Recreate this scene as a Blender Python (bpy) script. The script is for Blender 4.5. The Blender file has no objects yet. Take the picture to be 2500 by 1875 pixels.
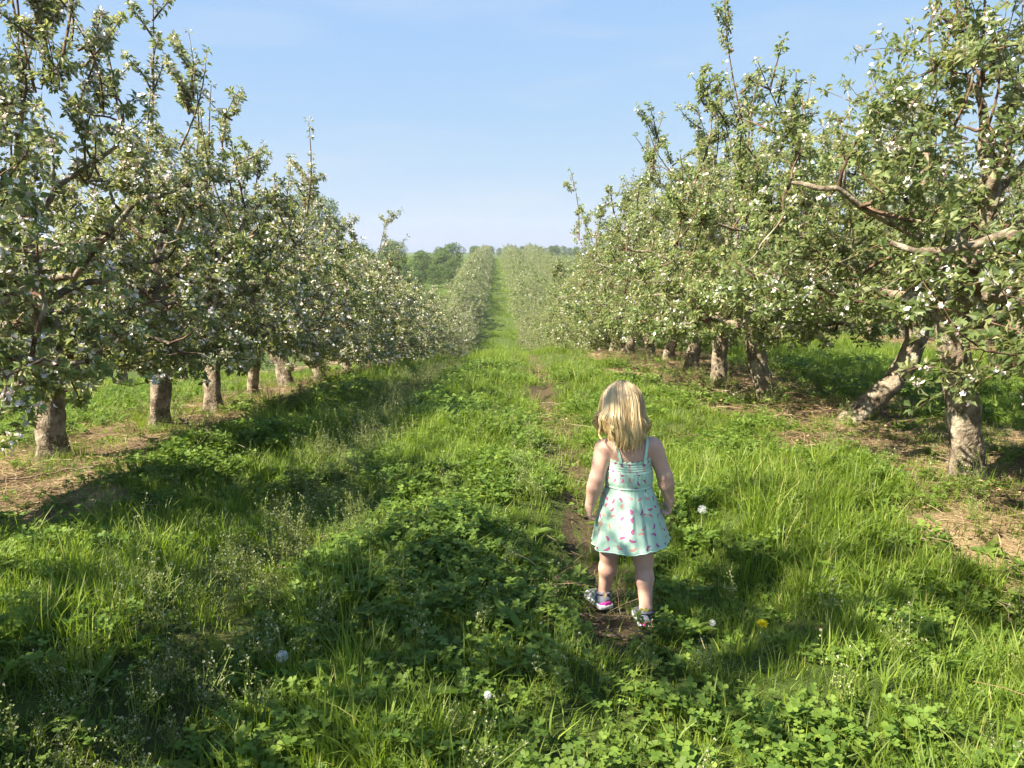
import bpy, math
import numpy as np
from mathutils import Vector, Matrix

# ------------------------------------------------------------------ camera, sky, sun, exposure
SC = bpy.context.scene
COL = SC.collection
CAM_H = 1.35
cam_d = bpy.data.cameras.new('camera'); cam_d.lens = 27.0; cam_d.sensor_width = 36.0
cam_d.clip_start = 0.05; cam_d.clip_end = 6000
cam = bpy.data.objects.new('camera', cam_d); COL.objects.link(cam)
cam.location = (0, 0, CAM_H)
cam.rotation_euler = (math.radians(90 - 9.9), 0, math.radians(-1.1))
SC.camera = cam

SUN_EL = math.radians(47.0)
SUN_AZ = math.radians(63.0)          # heading the light travels to, from +Y towards +X
sv = Vector((math.sin(SUN_AZ) * math.cos(SUN_EL), math.cos(SUN_AZ) * math.cos(SUN_EL), -math.sin(SUN_EL)))
sd = bpy.data.lights.new('sun', 'SUN'); sd.energy = 5.0; sd.angle = math.radians(0.53); sd.color = (1.0, 0.90, 0.72)
sun = bpy.data.objects.new('sun', sd); COL.objects.link(sun)
sun.rotation_euler = sv.to_track_quat('-Z', 'Y').to_euler(); sun.location = (-30, -10, 40)

W = bpy.data.worlds.new('World'); SC.world = W; W.use_nodes = True
wn = W.node_tree; wn.nodes.clear()
sky = wn.nodes.new('ShaderNodeTexSky'); sky.sky_type = 'NISHITA'; sky.sun_disc = False
sky.sun_elevation = SUN_EL; sky.sun_rotation = math.pi + SUN_AZ
sky.air_density = 1.0; sky.dust_density = 0.4; sky.ozone_density = 1.2; sky.altitude = 150
wbg = wn.nodes.new('ShaderNodeBackground'); wbg.inputs['Strength'].default_value = 0.079
wout = wn.nodes.new('ShaderNodeOutputWorld')
# hazy spring sky: the clear-air model softened evenly over the whole dome (paler towards the horizon, less contrast)
ss = wn.nodes.new('ShaderNodeSeparateColor'); cc = wn.nodes.new('ShaderNodeCombineColor'); wn.links.new(sky.outputs[0], ss.inputs[0])
for ch, (pw, mul) in enumerate(((.42, 1.06), (.26, 1.66), (-.04, 3.6))):
    a_ = wn.nodes.new('ShaderNodeMath'); a_.operation = 'POWER'; a_.inputs[1].default_value = pw; wn.links.new(ss.outputs[ch], a_.inputs[0])
    b_ = wn.nodes.new('ShaderNodeMath'); b_.operation = 'MULTIPLY'; b_.inputs[1].default_value = mul; wn.links.new(a_.outputs[0], b_.inputs[0])
    wn.links.new(b_.outputs[0], cc.inputs[ch])
wtc = wn.nodes.new('ShaderNodeTexCoord'); wmp = wn.nodes.new('ShaderNodeMapping'); wmp.inputs['Scale'].default_value = (2.2, 2.2, 13)
wno = wn.nodes.new('ShaderNodeTexNoise'); wno.inputs['Scale'].default_value = 1.6; wno.inputs['Detail'].default_value = 7
wra = wn.nodes.new('ShaderNodeValToRGB'); wra.color_ramp.elements[0].position = .5; wra.color_ramp.elements[1].position = .82
wra.color_ramp.elements[1].color = (.3, .3, .3, 1); wra.color_ramp.elements[0].color = (0, 0, 0, 1)
wmx = wn.nodes.new('ShaderNodeMix'); wmx.data_type = 'RGBA'; wmx.inputs[7].default_value = (2.9, 3.0, 3.15, 1)
wn.links.new(wtc.outputs['Generated'], wmp.inputs[0]); wn.links.new(wmp.outputs[0], wno.inputs['Vector']); wn.links.new(wno.outputs[0], wra.inputs[0])
wn.links.new(wra.outputs[0], wmx.inputs[0]); wn.links.new(cc.outputs[0], wmx.inputs[6])
wn.links.new(wmx.outputs[2], wbg.inputs[0]); wn.links.new(wbg.outputs[0], wout.inputs[0])

SC.view_settings.view_transform = 'Standard'; SC.view_settings.look = 'None'
SC.view_settings.gamma = 1.0; SC.view_settings.use_curve_mapping = False
SC.view_settings.exposure = 1.85
cy = SC.cycles
cy.use_denoising = True
try: cy.denoiser = 'OPENIMAGEDENOISE'
except Exception: pass
cy.use_adaptive_sampling = True; cy.adaptive_threshold = 0.02
cy.max_bounces = 5; cy.diffuse_bounces = 3; cy.glossy_bounces = 2; cy.transmission_bounces = 4
cy.volume_bounces = 0; cy.transparent_max_bounces = 8
cy.sample_clamp_indirect = 6.0

# ------------------------------------------------------------------ helpers
def nrm(v):
    return v / np.maximum(np.linalg.norm(v, axis=-1, keepdims=True), 1e-9)

class MB:
    """collects vertices and faces (tris and quads) and turns them into one mesh"""
    def __init__(s):
        s.v = []; s.n = 0; s.q = []; s.t = []; s.r = []
    def add(s, v, quads=None, tris=None, rnd=0.5):
        v = np.asarray(v, float).reshape(-1, 3)
        s.v.append(v)
        r = np.broadcast_to(np.asarray(rnd, float).reshape(-1), (len(v),)) if np.size(rnd) in (1, len(v)) else np.full(len(v), .5)
        s.r.append(r)
        if quads is not None and len(quads): s.q.append(np.asarray(quads, np.int64).reshape(-1, 4) + s.n)
        if tris is not None and len(tris): s.t.append(np.asarray(tris, np.int64).reshape(-1, 3) + s.n)
        s.n += len(v)
    def mesh(s, name, mat, smooth=True):
        me = bpy.data.meshes.new(name)
        v = np.concatenate(s.v) if s.v else np.zeros((0, 3))
        q = np.concatenate(s.q) if s.q else np.zeros((0, 4), np.int64)
        t = np.concatenate(s.t) if s.t else np.zeros((0, 3), np.int64)
        me.vertices.add(len(v)); me.vertices.foreach_set('co', v.astype(np.float32).ravel())
        L = len(q) * 4 + len(t) * 3
        me.loops.add(L); me.polygons.add(len(q) + len(t))
        me.loops.foreach_set('vertex_index', np.concatenate([q.ravel(), t.ravel()]).astype(np.int32))
        st = np.concatenate([np.arange(len(q)) * 4, len(q) * 4 + np.arange(len(t)) * 3]).astype(np.int32)
        me.polygons.foreach_set('loop_start', st)
        me.polygons.foreach_set('use_smooth', np.full(len(st), smooth, bool))
        a = me.attributes.new('rnd', 'FLOAT', 'POINT')
        a.data.foreach_set('value', np.concatenate(s.r).astype(np.float32) if s.r else np.zeros(0, np.float32))
        me.update(calc_edges=True)
        if mat is not None: me.materials.append(mat)
        return me
    def tris(s):
        return sum(len(x) for x in s.q) * 2 + sum(len(x) for x in s.t)

def obj(name, data, parent=None, loc=None, kind=None):
    o = bpy.data.objects.new(name, data); COL.objects.link(o)
    if parent is not None: o.parent = parent
    if loc is not None: o.location = loc
    if kind: o['kind'] = kind
    return o

def tag(o, label, cat=None, group=None, kind=None):
    o['label'] = label
    if cat: o['category'] = cat
    if group: o['group'] = group
    if kind: o['kind'] = kind
    return o

def tubes(mb, P, R, s, rnd=None, jitter=None):
    P = np.asarray(P, float); R = np.asarray(R, float)
    B, n, _ = P.shape
    if B == 0: return
    T = nrm(np.gradient(P, axis=1))
    ref = np.where(np.abs(T.mean(1, keepdims=True)[..., 2:3]) > .75, np.array([1., .13, 0]), np.array([0., .1, 1.]))
    Uv = nrm(np.cross(T, np.broadcast_to(ref, T.shape))); V = np.cross(T, Uv)
    a = np.arange(s) / s * 2 * np.pi
    rr = R[:, :, None] if jitter is None else R[:, :, None] * jitter
    v = P[:, :, None, :] + rr[..., None] * (np.cos(a)[:, None] * Uv[:, :, None, :] + np.sin(a)[:, None] * V[:, :, None, :])
    i = np.arange(s); j = (i + 1) % s
    k = np.arange(n - 1)[:, None] * s
    q = np.stack([k + i, k + j, k + s + j, k + s + i], -1).reshape(-1, 4)
    q = (q[None] + (np.arange(B) * n * s)[:, None, None]).reshape(-1, 4)
    r = .5 if rnd is None else np.repeat(rnd, n * s)
    mb.add(v.reshape(-1, 3), q, None, r)

def leaves(mb, P, D, N, L, Wd, rnd, detail=1, fold=.22, droop=.25):
    n = len(P)
    if n == 0: return
    D = nrm(D); N = nrm(N - D * (N * D).sum(-1, keepdims=True)); S = np.cross(N, D)
    if detail == 2:
        t = np.array([0, .3, .3, .3, .68, .68, .68, 1.]); s = np.array([0, -.46, 0, .46, -.4, 0, .4, 0])
        tr = np.array([[0, 1, 2], [0, 2, 3], [4, 7, 5], [5, 7, 6]]); qd = np.array([[1, 4, 5, 2], [2, 5, 6, 3]])
    elif detail == 0:
        t = np.array([0, .48, 1., .48]); s = np.array([0, -.5, 0, .5])
        tr = np.array([[0, 1, 2], [0, 2, 3]]); qd = np.zeros((0, 4), int)
    else:
        t = np.array([0, .48, .48, .48, 1.]); s = np.array([0, -.5, 0, .5, 0])
        tr = np.zeros((0, 3), int); qd = np.array([[0, 1, 4, 2], [0, 2, 4, 3]])
    m = len(t)
    h = -droop * t * t + fold * np.abs(s)
    v = P[:, None, :] + L[:, None, None] * (t[:, None] * D[:, None, :] + h[:, None] * N[:, None, :]) + Wd[:, None, None] * s[:, None] * S[:, None, :]
    off = (np.arange(n) * m)[:, None, None]
    mb.add(v.reshape(-1, 3), (qd[None] + off).reshape(-1, 4), (tr[None] + off).reshape(-1, 3), np.repeat(rnd, m))

# ------------------------------------------------------------------ terrain
_py = [-60, -8, 0, 5, 7, 9, 11, 14.5, 20, 25, 32, 40, 47, 55, 62, 72, 95, 120, 170, 220, 260, 400, 2200]
_pz = [.6, .1, 0, -.03, -.18, -.33, -.5, -.87, -1.5, -2.15, -3.15, -4.25, -5., -5.3, -5.2, -4.7, -3.8, -2.95, -1.9, -1.2, -1.0, -1.5, -6]
_gy = np.arange(-60, 2200, .25)
_gz = np.interp(_gy, _py, _pz)
_k = np.exp(-np.linspace(-2.5, 2.5, 17) ** 2 / 2); _k /= _k.sum()
_gz = np.convolve(np.pad(_gz, 8, mode='edge'), _k, 'valid')
_cr = lambda y: np.interp(y, [0, 6, 10, 14.5, 17.5, 23, 35, 60], [0, .01, .03, .06, .07, .085, .05, 0.])
_nrs = np.random.RandomState(5)
def make_noise(seed, scale, octs=4):
    r = np.random.RandomState(seed); K = []
    for o in range(octs):
        for _ in range(5):
            a = r.rand() * 2 * np.pi; f = (2 ** o) * (0.7 + .6 * r.rand()) / scale * 2 * np.pi
            K.append((math.cos(a) * f, math.sin(a) * f, r.rand() * 6.28, .6 ** o))
    tot = math.sqrt(sum(k[3] ** 2 for k in K) / 2)
    def f(x, y):
        z = 0
        for kx, ky, p, a in K: z = z + a * np.sin(kx * x + ky * y + p)
        return z / tot
    return f
n_lump = make_noise(1, 2.2, 2); n_fine = make_noise(2, .6, 2); n_patch = make_noise(3, 2.6, 3); n_edge = make_noise(4, 1.6, 3)
n_big = make_noise(6, 5.0, 2); n_clov = make_noise(7, 1.7, 3)
TL = -1.04
def TRC(y): return .36 + .026 * np.clip(y, 0, 30)
def t_on(y): return np.clip((y - 2.3) / .3, 0, 1)
def track_r(x, y): return np.exp(-((x - TRC(y) - .035 * n_edge(x * 0, y)) / .19) ** 2) * (.25 + .75 * t_on(y))
def track_l(x, y): return np.exp(-((x - TL - .04 * n_edge(x * 0 + 3, y)) / .26) ** 2)
def H(x, y):
    x = np.asarray(x, float); y = np.asarray(y, float)
    z = np.interp(y, _gy, _gz) + _cr(y) * np.clip(x, -8, 8)
    near = np.clip((70 - y) / 30, 0, 1) * np.clip((9 - np.abs(x)) / 3, 0, 1)
    z = z + near * (.048 * n_lump(x, y) * np.clip((2.7 - np.abs(x)) / .6, .3, 1) + .008 * n_fine(x, y) - (.06 + .04 * np.clip((y - 3.) / .8, 0, 1)) * track_r(x, y) - .045 * track_l(x, y)
                    + .085 * np.exp(-((x + .28) / .38) ** 2) + .05 * np.exp(-((x + 1.95) / .45) ** 2) + .045 * np.exp(-((x - 1.5) / .5) ** 2))
    # soft humps along the lane on the far slope
    far = np.clip((y - 45) / 15, 0, 1) * np.clip((230 - y) / 20, 0, 1) * np.clip((6 - np.abs(x)) / 3, 0, 1)
    z = z + far * .16 * np.sin(y * .55 + .8 * np.sin(y * .13) + .15 * x)
    return z
def rows_strip(x):      # bare strip under each tree row (rows at about +-2.95, +-8.8)
    d = np.minimum(np.abs(np.abs(x) - 2.95), np.abs(np.abs(x) - 8.8)) - .25 * (x > 0)
    return np.clip((.95 - d) / .45, 0, 1)

# ------------------------------------------------------------------ materials
def new_mat(name):
    m = bpy.data.materials.new(name); m.use_nodes = True
    m.node_tree.nodes.clear()
    return m, m.node_tree
def nd(t, typ, **kw):
    n = t.nodes.new(typ)
    for k, v in kw.items():
        if k in n.inputs.keys(): n.inputs[k].default_value = v
        else: setattr(n, k, v)
    return n
def ramp(t, fac, stops):
    r = t.nodes.new('ShaderNodeValToRGB'); e = r.color_ramp.elements
    while len(e) < len(stops): e.new(.5)
    for el, (p, c) in zip(e, stops): el.position = p; el.color = (*c, 1)
    if fac is not None: t.links.new(fac, r.inputs[0])
    return r.outputs[0]
def mixc(t, fac, a, b, mode='MIX'):
    m = t.nodes.new('ShaderNodeMix'); m.data_type = 'RGBA'; m.blend_type = mode
    for s, x in ((m.inputs[0], fac), (m.inputs[6], a), (m.inputs[7], b)):
        if isinstance(x, (int, float)): s.default_value = x
        elif isinstance(x, tuple): s.default_value = (*x, 1)
        else: t.links.new(x, s)
    return m.outputs[2]
def attr(t, n):
    a = t.nodes.new('ShaderNodeAttribute'); a.attribute_name = n; return a.outputs['Fac']

def leaf_mat(name, top, under, trans, tfac=.3, rough=.5, spec=.35):
    m, t = new_mat(name)
    r = attr(t, 'rnd')
    oi = t.nodes.new('ShaderNodeObjectInfo')
    geo = t.nodes.new('ShaderNodeNewGeometry')
    ct = ramp(t, r, top)
    cu = ramp(t, r, under) if under else ct
    c = mixc(t, geo.outputs['Backfacing'], ct, cu)
    hv = nd(t, 'ShaderNodeHueSaturation'); t.links.new(c, hv.inputs['Color'])
    mr = nd(t, 'ShaderNodeMapRange'); mr.inputs[3].default_value = .82; mr.inputs[4].default_value = 1.15
    t.links.new(oi.outputs['Random'], mr.inputs[0]); t.links.new(mr.outputs[0], hv.inputs['Value'])
    p = nd(t, 'ShaderNodeBsdfPrincipled', Roughness=rough); p.inputs['Specular IOR Level'].default_value = spec
    t.links.new(hv.outputs[0], p.inputs['Base Color'])
    tr = t.nodes.new('ShaderNodeBsdfTranslucent')
    t.links.new(mixc(t, .75, hv.outputs[0], trans), tr.inputs[0])
    ms = nd(t, 'ShaderNodeMixShader'); ms.inputs[0].default_value = tfac
    o = t.nodes.new('ShaderNodeOutputMaterial')
    t.links.new(p.outputs[0], ms.inputs[1]); t.links.new(tr.outputs[0], ms.inputs[2]); t.links.new(ms.outputs[0], o.inputs[0])
    return m

M = {}
M['apple_leaf'] = leaf_mat('apple_leaf', [(0, (.04, .07, .016)), (.5, (.11, .16, .045)), (.85, (.19, .24, .08)), (1, (.3, .32, .14))],
                           [(0, (.24, .265, .125)), (.6, (.39, .41, .21)), (1, (.5, .5, .29))], (.42, .46, .13), .38, .5, .4)
M['blossom'] = leaf_mat('blossom', [(0, (.55, .42, .36)), (.25, (.78, .68, .66)), (.6, (.82, .8, .78)), (1, (.85, .84, .82))],
                        [(0, (.6, .42, .38)), (.5, (.8, .7, .7)), (1, (.82, .78, .78))], (.8, .76, .74), .3, .6, .2)
M['grass'] = leaf_mat('grass_blade', [(0, (.06, .11, .013)), (.55, (.14, .21, .024)), (.9, (.22, .275, .042)), (1, (.36, .34, .13))],
                      None, (.34, .5, .03), .4, .5, .3)
M['clover'] = leaf_mat('clover_leaf', [(0, (.045, .09, .015)), (.6, (.105, .17, .026)), (1, (.18, .245, .042))],
                       [(0, (.05, .10, .03)), (1, (.10, .17, .06))], (.25, .42, .035), .3, .6, .22)
M['weed'] = leaf_mat('weed_stem', [(0, (.09, .14, .03)), (.5, (.16, .21, .05)), (.85, (.26, .29, .10)), (1, (.5, .5, .36))],
                     None, (.3, .33, .12), .25, .6, .2)
M['straw'] = leaf_mat('straw_litter', [(0, (.10, .06, .035)), (.4, (.2, .135, .075)), (.8, (.36, .27, .16)), (1, (.46, .37, .24))],
                      None, (.35, .26, .13), .08, .8, .15)
M['far_leaf'] = leaf_mat('woodland_leaf', [(0, (.045, .08, .018)), (.6, (.08, .135, .028)), (1, (.13, .19, .045))],
                         [(0, (.05, .09, .03)), (1, (.1, .15, .05))], (.2, .3, .05), .25, .6, .2)

def bark_mat(name, cols, scale=1., bump=.6):
    m, t = new_mat(name)
    tc = t.nodes.new('ShaderNodeTexCoord'); mp = nd(t, 'ShaderNodeMapping'); mp.inputs['Scale'].default_value = (scale, scale, scale * .8)
    t.links.new(tc.outputs['Object'], mp.inputs[0])
    n1 = nd(t, 'ShaderNodeTexNoise', Scale=14., Detail=8., Roughness=.65); t.links.new(mp.outputs[0], n1.inputs['Vector'])
    v = nd(t, 'ShaderNodeTexVoronoi', Scale=34.); v.feature = 'DISTANCE_TO_EDGE'; t.links.new(mp.outputs[0], v.inputs['Vector'])
    n2 = nd(t, 'ShaderNodeTexNoise', Scale=5., Detail=4.); t.links.new(tc.outputs['Object'], n2.inputs['Vector'])
    c = ramp(t, n1.outputs[0], cols)
    cr = ramp(t, v.outputs[0], [(0, (.5, .46, .43)), (.10, (.88, .88, .88)), (1, (1, 1, 1))])
    c = mixc(t, .45, c, cr, 'MULTIPLY')
    li = ramp(t, n2.outputs[0], [(0, (0, 0, 0)), (.56, (0, 0, 0)), (.68, (1, 1, 1))])
    c = mixc(t, li, c, (.40, .37, .29))
    n4 = nd(t, 'ShaderNodeTexNoise', Scale=11., Detail=7., Roughness=.65); t.links.new(tc.outputs['Object'], n4.inputs['Vector'])
    c = mixc(t, .85, c, ramp(t, n4.outputs[0], [(.38, (.28, .25, .22)), (.54, (1, 1, 1))]), 'MULTIPLY')
    p = nd(t, 'ShaderNodeBsdfPrincipled', Roughness=.9); p.inputs['Specular IOR Level'].default_value = .15
    t.links.new(c, p.inputs['Base Color'])
    ad = nd(t, 'ShaderNodeMath', operation='ADD'); t.links.new(n1.outputs[0], ad.inputs[0])
    mm = nd(t, 'ShaderNodeMath', operation='MINIMUM'); t.links.new(v.outputs[0], mm.inputs[0]); mm.inputs[1].default_value = .25
    mu = nd(t, 'ShaderNodeMath', operation='MULTIPLY'); t.links.new(mm.outputs[0], mu.inputs[0]); mu.inputs[1].default_value = .6
    t.links.new(mu.outputs[0], ad.inputs[1])
    b = nd(t, 'ShaderNodeBump', Strength=bump, Distance=.035); t.links.new(ad.outputs[0], b.inputs['Height']); t.links.new(b.outputs[0], p.inputs['Normal'])
    o = t.nodes.new('ShaderNodeOutputMaterial'); t.links.new(p.outputs[0], o.inputs[0])
    return m
M['bark'] = bark_mat('apple_bark', [(.25, (.12, .095, .07)), (.5, (.26, .215, .16)), (.75, (.41, .35, .27))])
M['twig'] = bark_mat('twig_bark', [(.3, (.10, .06, .04)), (.6, (.2, .13, .09)), (.8, (.3, .21, .15))], 2., .2)

def ground_mat():
    m, t = new_mat('orchard_ground')
    tc = t.nodes.new('ShaderNodeTexCoord')
    n1 = nd(t, 'ShaderNodeTexNoise', Scale=9., Detail=9., Roughness=.7); t.links.new(tc.outputs['Object'], n1.inputs['Vector'])
    n2 = nd(t, 'ShaderNodeTexNoise', Scale=1.1, Detail=5.); t.links.new(tc.outputs['Object'], n2.inputs['Vector'])
    n3 = nd(t, 'ShaderNodeTexNoise', Scale=70., Detail=6., Roughness=.7); t.links.new(tc.outputs['Object'], n3.inputs['Vector'])
    green = ramp(t, n1.outputs[0], [(.3, (.03, .045, .012)), (.5, (.06, .09, .02)), (.65, (.09, .12, .03)), (.8, (.12, .105, .05))])
    soil = ramp(t, n3.outputs[0], [(.3, (.045, .028, .02)), (.55, (.10, .065, .045)), (.75, (.2, .135, .09))])
    lit = ramp(t, n3.outputs[0], [(.3, (.13, .085, .05)), (.5, (.30, .22, .125)), (.72, (.46, .36, .22))])
    c = mixc(t, attr(t, 'litter'), green, mixc(t, ramp(t, n2.outputs[0], [(.42, (0, 0, 0)), (.6, (1, 1, 1))]), lit, soil))
    c = mixc(t, attr(t, 'soil'), c, soil)
    p = nd(t, 'ShaderNodeBsdfPrincipled', Roughness=.95); p.inputs['Specular IOR Level'].default_value = .1
    t.links.new(c, p.inputs['Base Color'])
    b = nd(t, 'ShaderNodeBump', Strength=.8, Distance=.03); t.links.new(n3.outputs[0], b.inputs['Height']); t.links.new(b.outputs[0], p.inputs['Normal'])
    o = t.nodes.new('ShaderNodeOutputMaterial'); t.links.new(p.outputs[0], o.inputs[0])
    return m
M['ground'] = ground_mat()

# ------------------------------------------------------------------ ground sheet
def axis(lo, hi, dense_lo, dense_hi, step, grow):
    a = list(np.arange(dense_lo, dense_hi + 1e-6, step))
    s = step
    while a[-1] < hi: s *= grow; a.append(a[-1] + s)
    s = step; b = []
    x = dense_lo
    while x > lo: s *= grow; x -= s; b.append(x)
    return np.array(b[::-1] + a)
gx = axis(-2000, 2000, -4.5, 4.5, .09, 1.09); gyv = axis(-60, 2190, -1, 16, .11, 1.035)
X, Y = np.meshgrid(gx, gyv)
Z = H(X, Y)
mb = MB(); nx, ny = len(gx), len(gyv)
ii = (np.arange(ny - 1)[:, None] * nx + np.arange(nx - 1)).ravel()
mb.add(np.stack([X, Y, Z], -1).reshape(-1, 3), np.stack([ii, ii + 1, ii + nx + 1, ii + nx], -1))
me = mb.mesh('ground', M['ground'])
strip = rows_strip(X + .25 * n_edge(X, Y)) * np.clip((90 - Y) / 40, 0, 1)
soil = np.clip(1.2 * track_r(X, Y) * np.clip(.75 + .5 * n_patch(X, Y), .2, 1) + .35 * track_l(X, Y), 0, 1) * np.clip((40 - Y) / 20, 0, 1)
for nme, arr in (('litter', strip), ('soil', soil)):
    a = me.attributes.new(nme, 'FLOAT', 'POINT'); a.data.foreach_set('value', arr.astype(np.float32).ravel())
ground = obj('ground', me, kind='structure')
tag(ground, 'orchard ground sloping down the lane into a valley and up the far hill')

# ------------------------------------------------------------------ apple trees
def gen_tree(seed, Ht=3.8, R=1.45, Ry=1.25, base=.55, trunk=None, r0=.10, n_scaf=9, n_sec=70, n_twig=540, n_ros=6.0,
             leaf=1.0, spires=(), bloom=.2, detail=1, leaf_detail=0, sprouts=20, skirt=.2, west=0., n_leaf=6, tw_sides=3, flowers=4, petal=1., boughs=()):
    r = np.random.RandomState(seed)
    # trunk and leader
    if trunk is None:
        lx, ly = r.uniform(-.12, .12, 2)
        trunk = [(0, 0, -.12), (lx * .2, ly * .2, .15), (lx, ly, .5), (lx * 1.5, ly * 1.3, .85), (lx * 1.2, ly * 1.2, 1.2)]
    tp = np.array(trunk, float)
    top = tp[-1]
    lead = [top + np.array([r.uniform(-.12, .12), r.uniform(-.12, .12), (Ht * .86 - top[2]) * f]) for f in (.25, .5, .75, 1.)]
    tp = np.vstack([tp, lead])
    d = np.concatenate([[0], np.cumsum(np.linalg.norm(np.diff(tp, axis=0), axis=1))])
    nt = 26; u = np.linspace(0, d[-1], nt)
    P = np.stack([np.interp(u, d, tp[:, k]) for k in range(3)], -1)
    for _ in range(2): P[1:-1] = .25 * P[:-2] + .5 * P[1:-1] + .25 * P[2:]
    crot = np.linalg.norm(P[:, 2:3] - top[2], axis=1).argmin()
    tt = u / d[-1]
    ut = u / max(u[crot], .1)
    rad = np.where(ut < 1, r0 * (1 + .3 * np.exp(-np.maximum(u - .12, 0) / .08) - .1 * ut + .12 * np.exp(-((ut - .95) / .2) ** 2)),
                   r0 * .62 * (1 - (tt - tt[crot]) / (1 - tt[crot] + 1e-6)) ** .8 * .75 + .008)
    sides = 14 if detail else 7
    j = 1 + (.11 * r.randn(1, nt, sides) if detail else 0)
    if detail:
        j = j * (1 + .1 * np.sin(np.arange(sides)[None, None] / sides * 2 * np.pi * 3 + r.rand() * 6 + 2 * tt[None, :, None]))
    trunk_mb = MB(); tubes(trunk_mb, P[None], rad[None], sides, jitter=j)
    nodes = []; nrad = []
    def prof(z):
        q = (z / Ht - .36) / .66
        return np.sqrt(np.clip(1 - q * q, .02, 1))
    # scaffold limbs
    limbs = []
    for i in range(n_scaf):
        az = i * 2.4 + r.uniform(-.4, .4)
        zt = base + .25 + (Ht * .8 - base) * ((i + .5) / n_scaf) ** 1.1
        rr = prof(zt) * r.uniform(.72, .95)
        tgt = np.array([math.cos(az) * rr * R, math.sin(az) * rr * Ry, zt])
        zs = np.clip(.45 + .5 * (zt - .3) + r.uniform(-.1, .1), .55, Ht * .7)
        k = int(np.argmin(np.abs(P[:, 2] - zs) + (np.arange(nt) < 3) * 9))
        p0 = P[k]
        mid = .5 * (p0 + tgt) + np.array([r.uniform(-.15, .15), r.uniform(-.15, .15), r.uniform(-.05, .22)])
        m2 = .75 * tgt + .25 * p0 + r.uniform(-.13, .13, 3)
        tp_ = np.array([p0, .62 * p0 + .38 * mid + r.uniform(-.06, .06, 3), mid, m2, tgt])
        dd = np.linspace(0, 4, 12)
        Q = np.stack([np.interp(dd, range(5), tp_[:, c]) for c in range(3)], -1)
        Q[1:-1] = .25 * Q[:-2] + .5 * Q[1:-1] + .25 * Q[2:]
        Q[2:-1] += .018 * r.randn(9, 3)
        ra = np.linspace(min(rad[k] * .6, r0 * .42), .011, 12) * (1 + .06 * r.randn(12))
        limbs.append((Q, ra))
        nodes.append(Q[2:]); nrad.append(ra[2:])
    for bp_, br in boughs:
        bp_ = np.array(bp_, float); dd = np.linspace(0, len(bp_) - 1, 12)
        Q = np.stack([np.interp(dd, range(len(bp_)), bp_[:, c]) for c in range(3)], -1)
        for _ in range(2): Q[1:-1] = .25 * Q[:-2] + .5 * Q[1:-1] + .25 * Q[2:]
        Q[2:-1] += .01 * r.randn(9, 3); ra = np.linspace(br, max(br * .3, .009), 12)
        limbs.append((Q, ra)); nodes.append(Q[4:]); nrad.append(ra[4:])
    nodes.append(P[crot:]); nrad.append(rad[crot:])
    N1 = np.concatenate(nodes); R1 = np.concatenate(nrad)
    # secondary branches: points in the crown joined to the nearest limb
    def crown_pts(n, shell):
        out = np.zeros((0, 3))
        while len(out) < n:
            z = r.uniform(base, Ht * .97, n * 3); a = r.rand(n * 3) * 2 * np.pi
            q = r.rand(n * 3) ** shell
            p = np.stack([np.cos(a) * q * prof(z) * R, np.sin(a) * q * prof(z) * Ry, z], -1)
            keep = r.rand(n * 3) < prof(z) ** 1.5 + .05
            # uneven outline: bulges and bays
            bul = 1 + .16 * np.sin(a * 3 + seed) + .12 * np.sin(a * 5 + z * 3 + seed * 2) + .1 * np.sin(z * 7 + a * 2)
            p[:, :2] *= bul[:, None]
            out = np.vstack([out, p[keep]])
        out = out[:n]
        sk = r.rand(n) < skirt
        out[sk, 2] = np.minimum(out[sk, 2], base + r.rand(sk.sum()) * .5)
        lift = base + west * np.clip(-out[:, 0] / R + .1, 0, 1)
        if west > .5: out[:, 0] = np.where(out[:, 0] < 0, out[:, 0] * .6, out[:, 0])
        out[:, 2] = np.where(out[:, 2] < lift, lift + (out[:, 2] - base) * .6, out[:, 2])
        return out
    def connect(T, Nn, Rn, npt, rmax, rmin, maxlen, wob, rise):
        dist = np.linalg.norm(T[:, None] - Nn[None], axis=2) + .35 * np.maximum(Nn[None, :, 2] - T[:, None, 2], 0)
        k = dist.argmin(1); p0 = Nn[k]
        v = T - p0; l = np.linalg.norm(v, axis=1, keepdims=True)
        v = v * np.minimum(1, maxlen / np.maximum(l, 1e-6)); l = np.minimum(l, maxlen)
        t = np.linspace(0, 1, npt)[None, :, None]
        perp = r.randn(len(T), 1, 3) * wob * l[:, None]
        Q = p0[:, None] + v[:, None] * t + perp * np.sin(t * np.pi) + np.array([0, 0, 1.]) * (rise * l[:, None]) * t * t
        Q[:, 1:] += r.randn(len(T), npt - 1, 3) * .012
        ra = np.minimum(Rn[k] * .7, rmax)[:, None] * np.linspace(1, .3, npt)[None]
        return Q, np.maximum(ra, rmin)
    T2 = crown_pts(n_sec, .45)
    Q2, ra2 = connect(T2, N1, R1, 7, .017, .004, .95, .12, .12)
    N2 = np.concatenate([Q2[:, 2:].reshape(-1, 3), N1[r.rand(len(N1)) < .6]]); R2 = np.concatenate([ra2[:, 2:].reshape(-1), np.full(len(N2) - len(Q2) * 5, .012)])
    T3 = crown_pts(n_twig, .42)
    Q3, ra3 = connect(T3, N2, R2, 5, .0055, .0022, .5, .14, .18)
    # upright shoots that break the top outline
    hi = N2[N2[:, 2] > Ht * .6]
    SP = []
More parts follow.
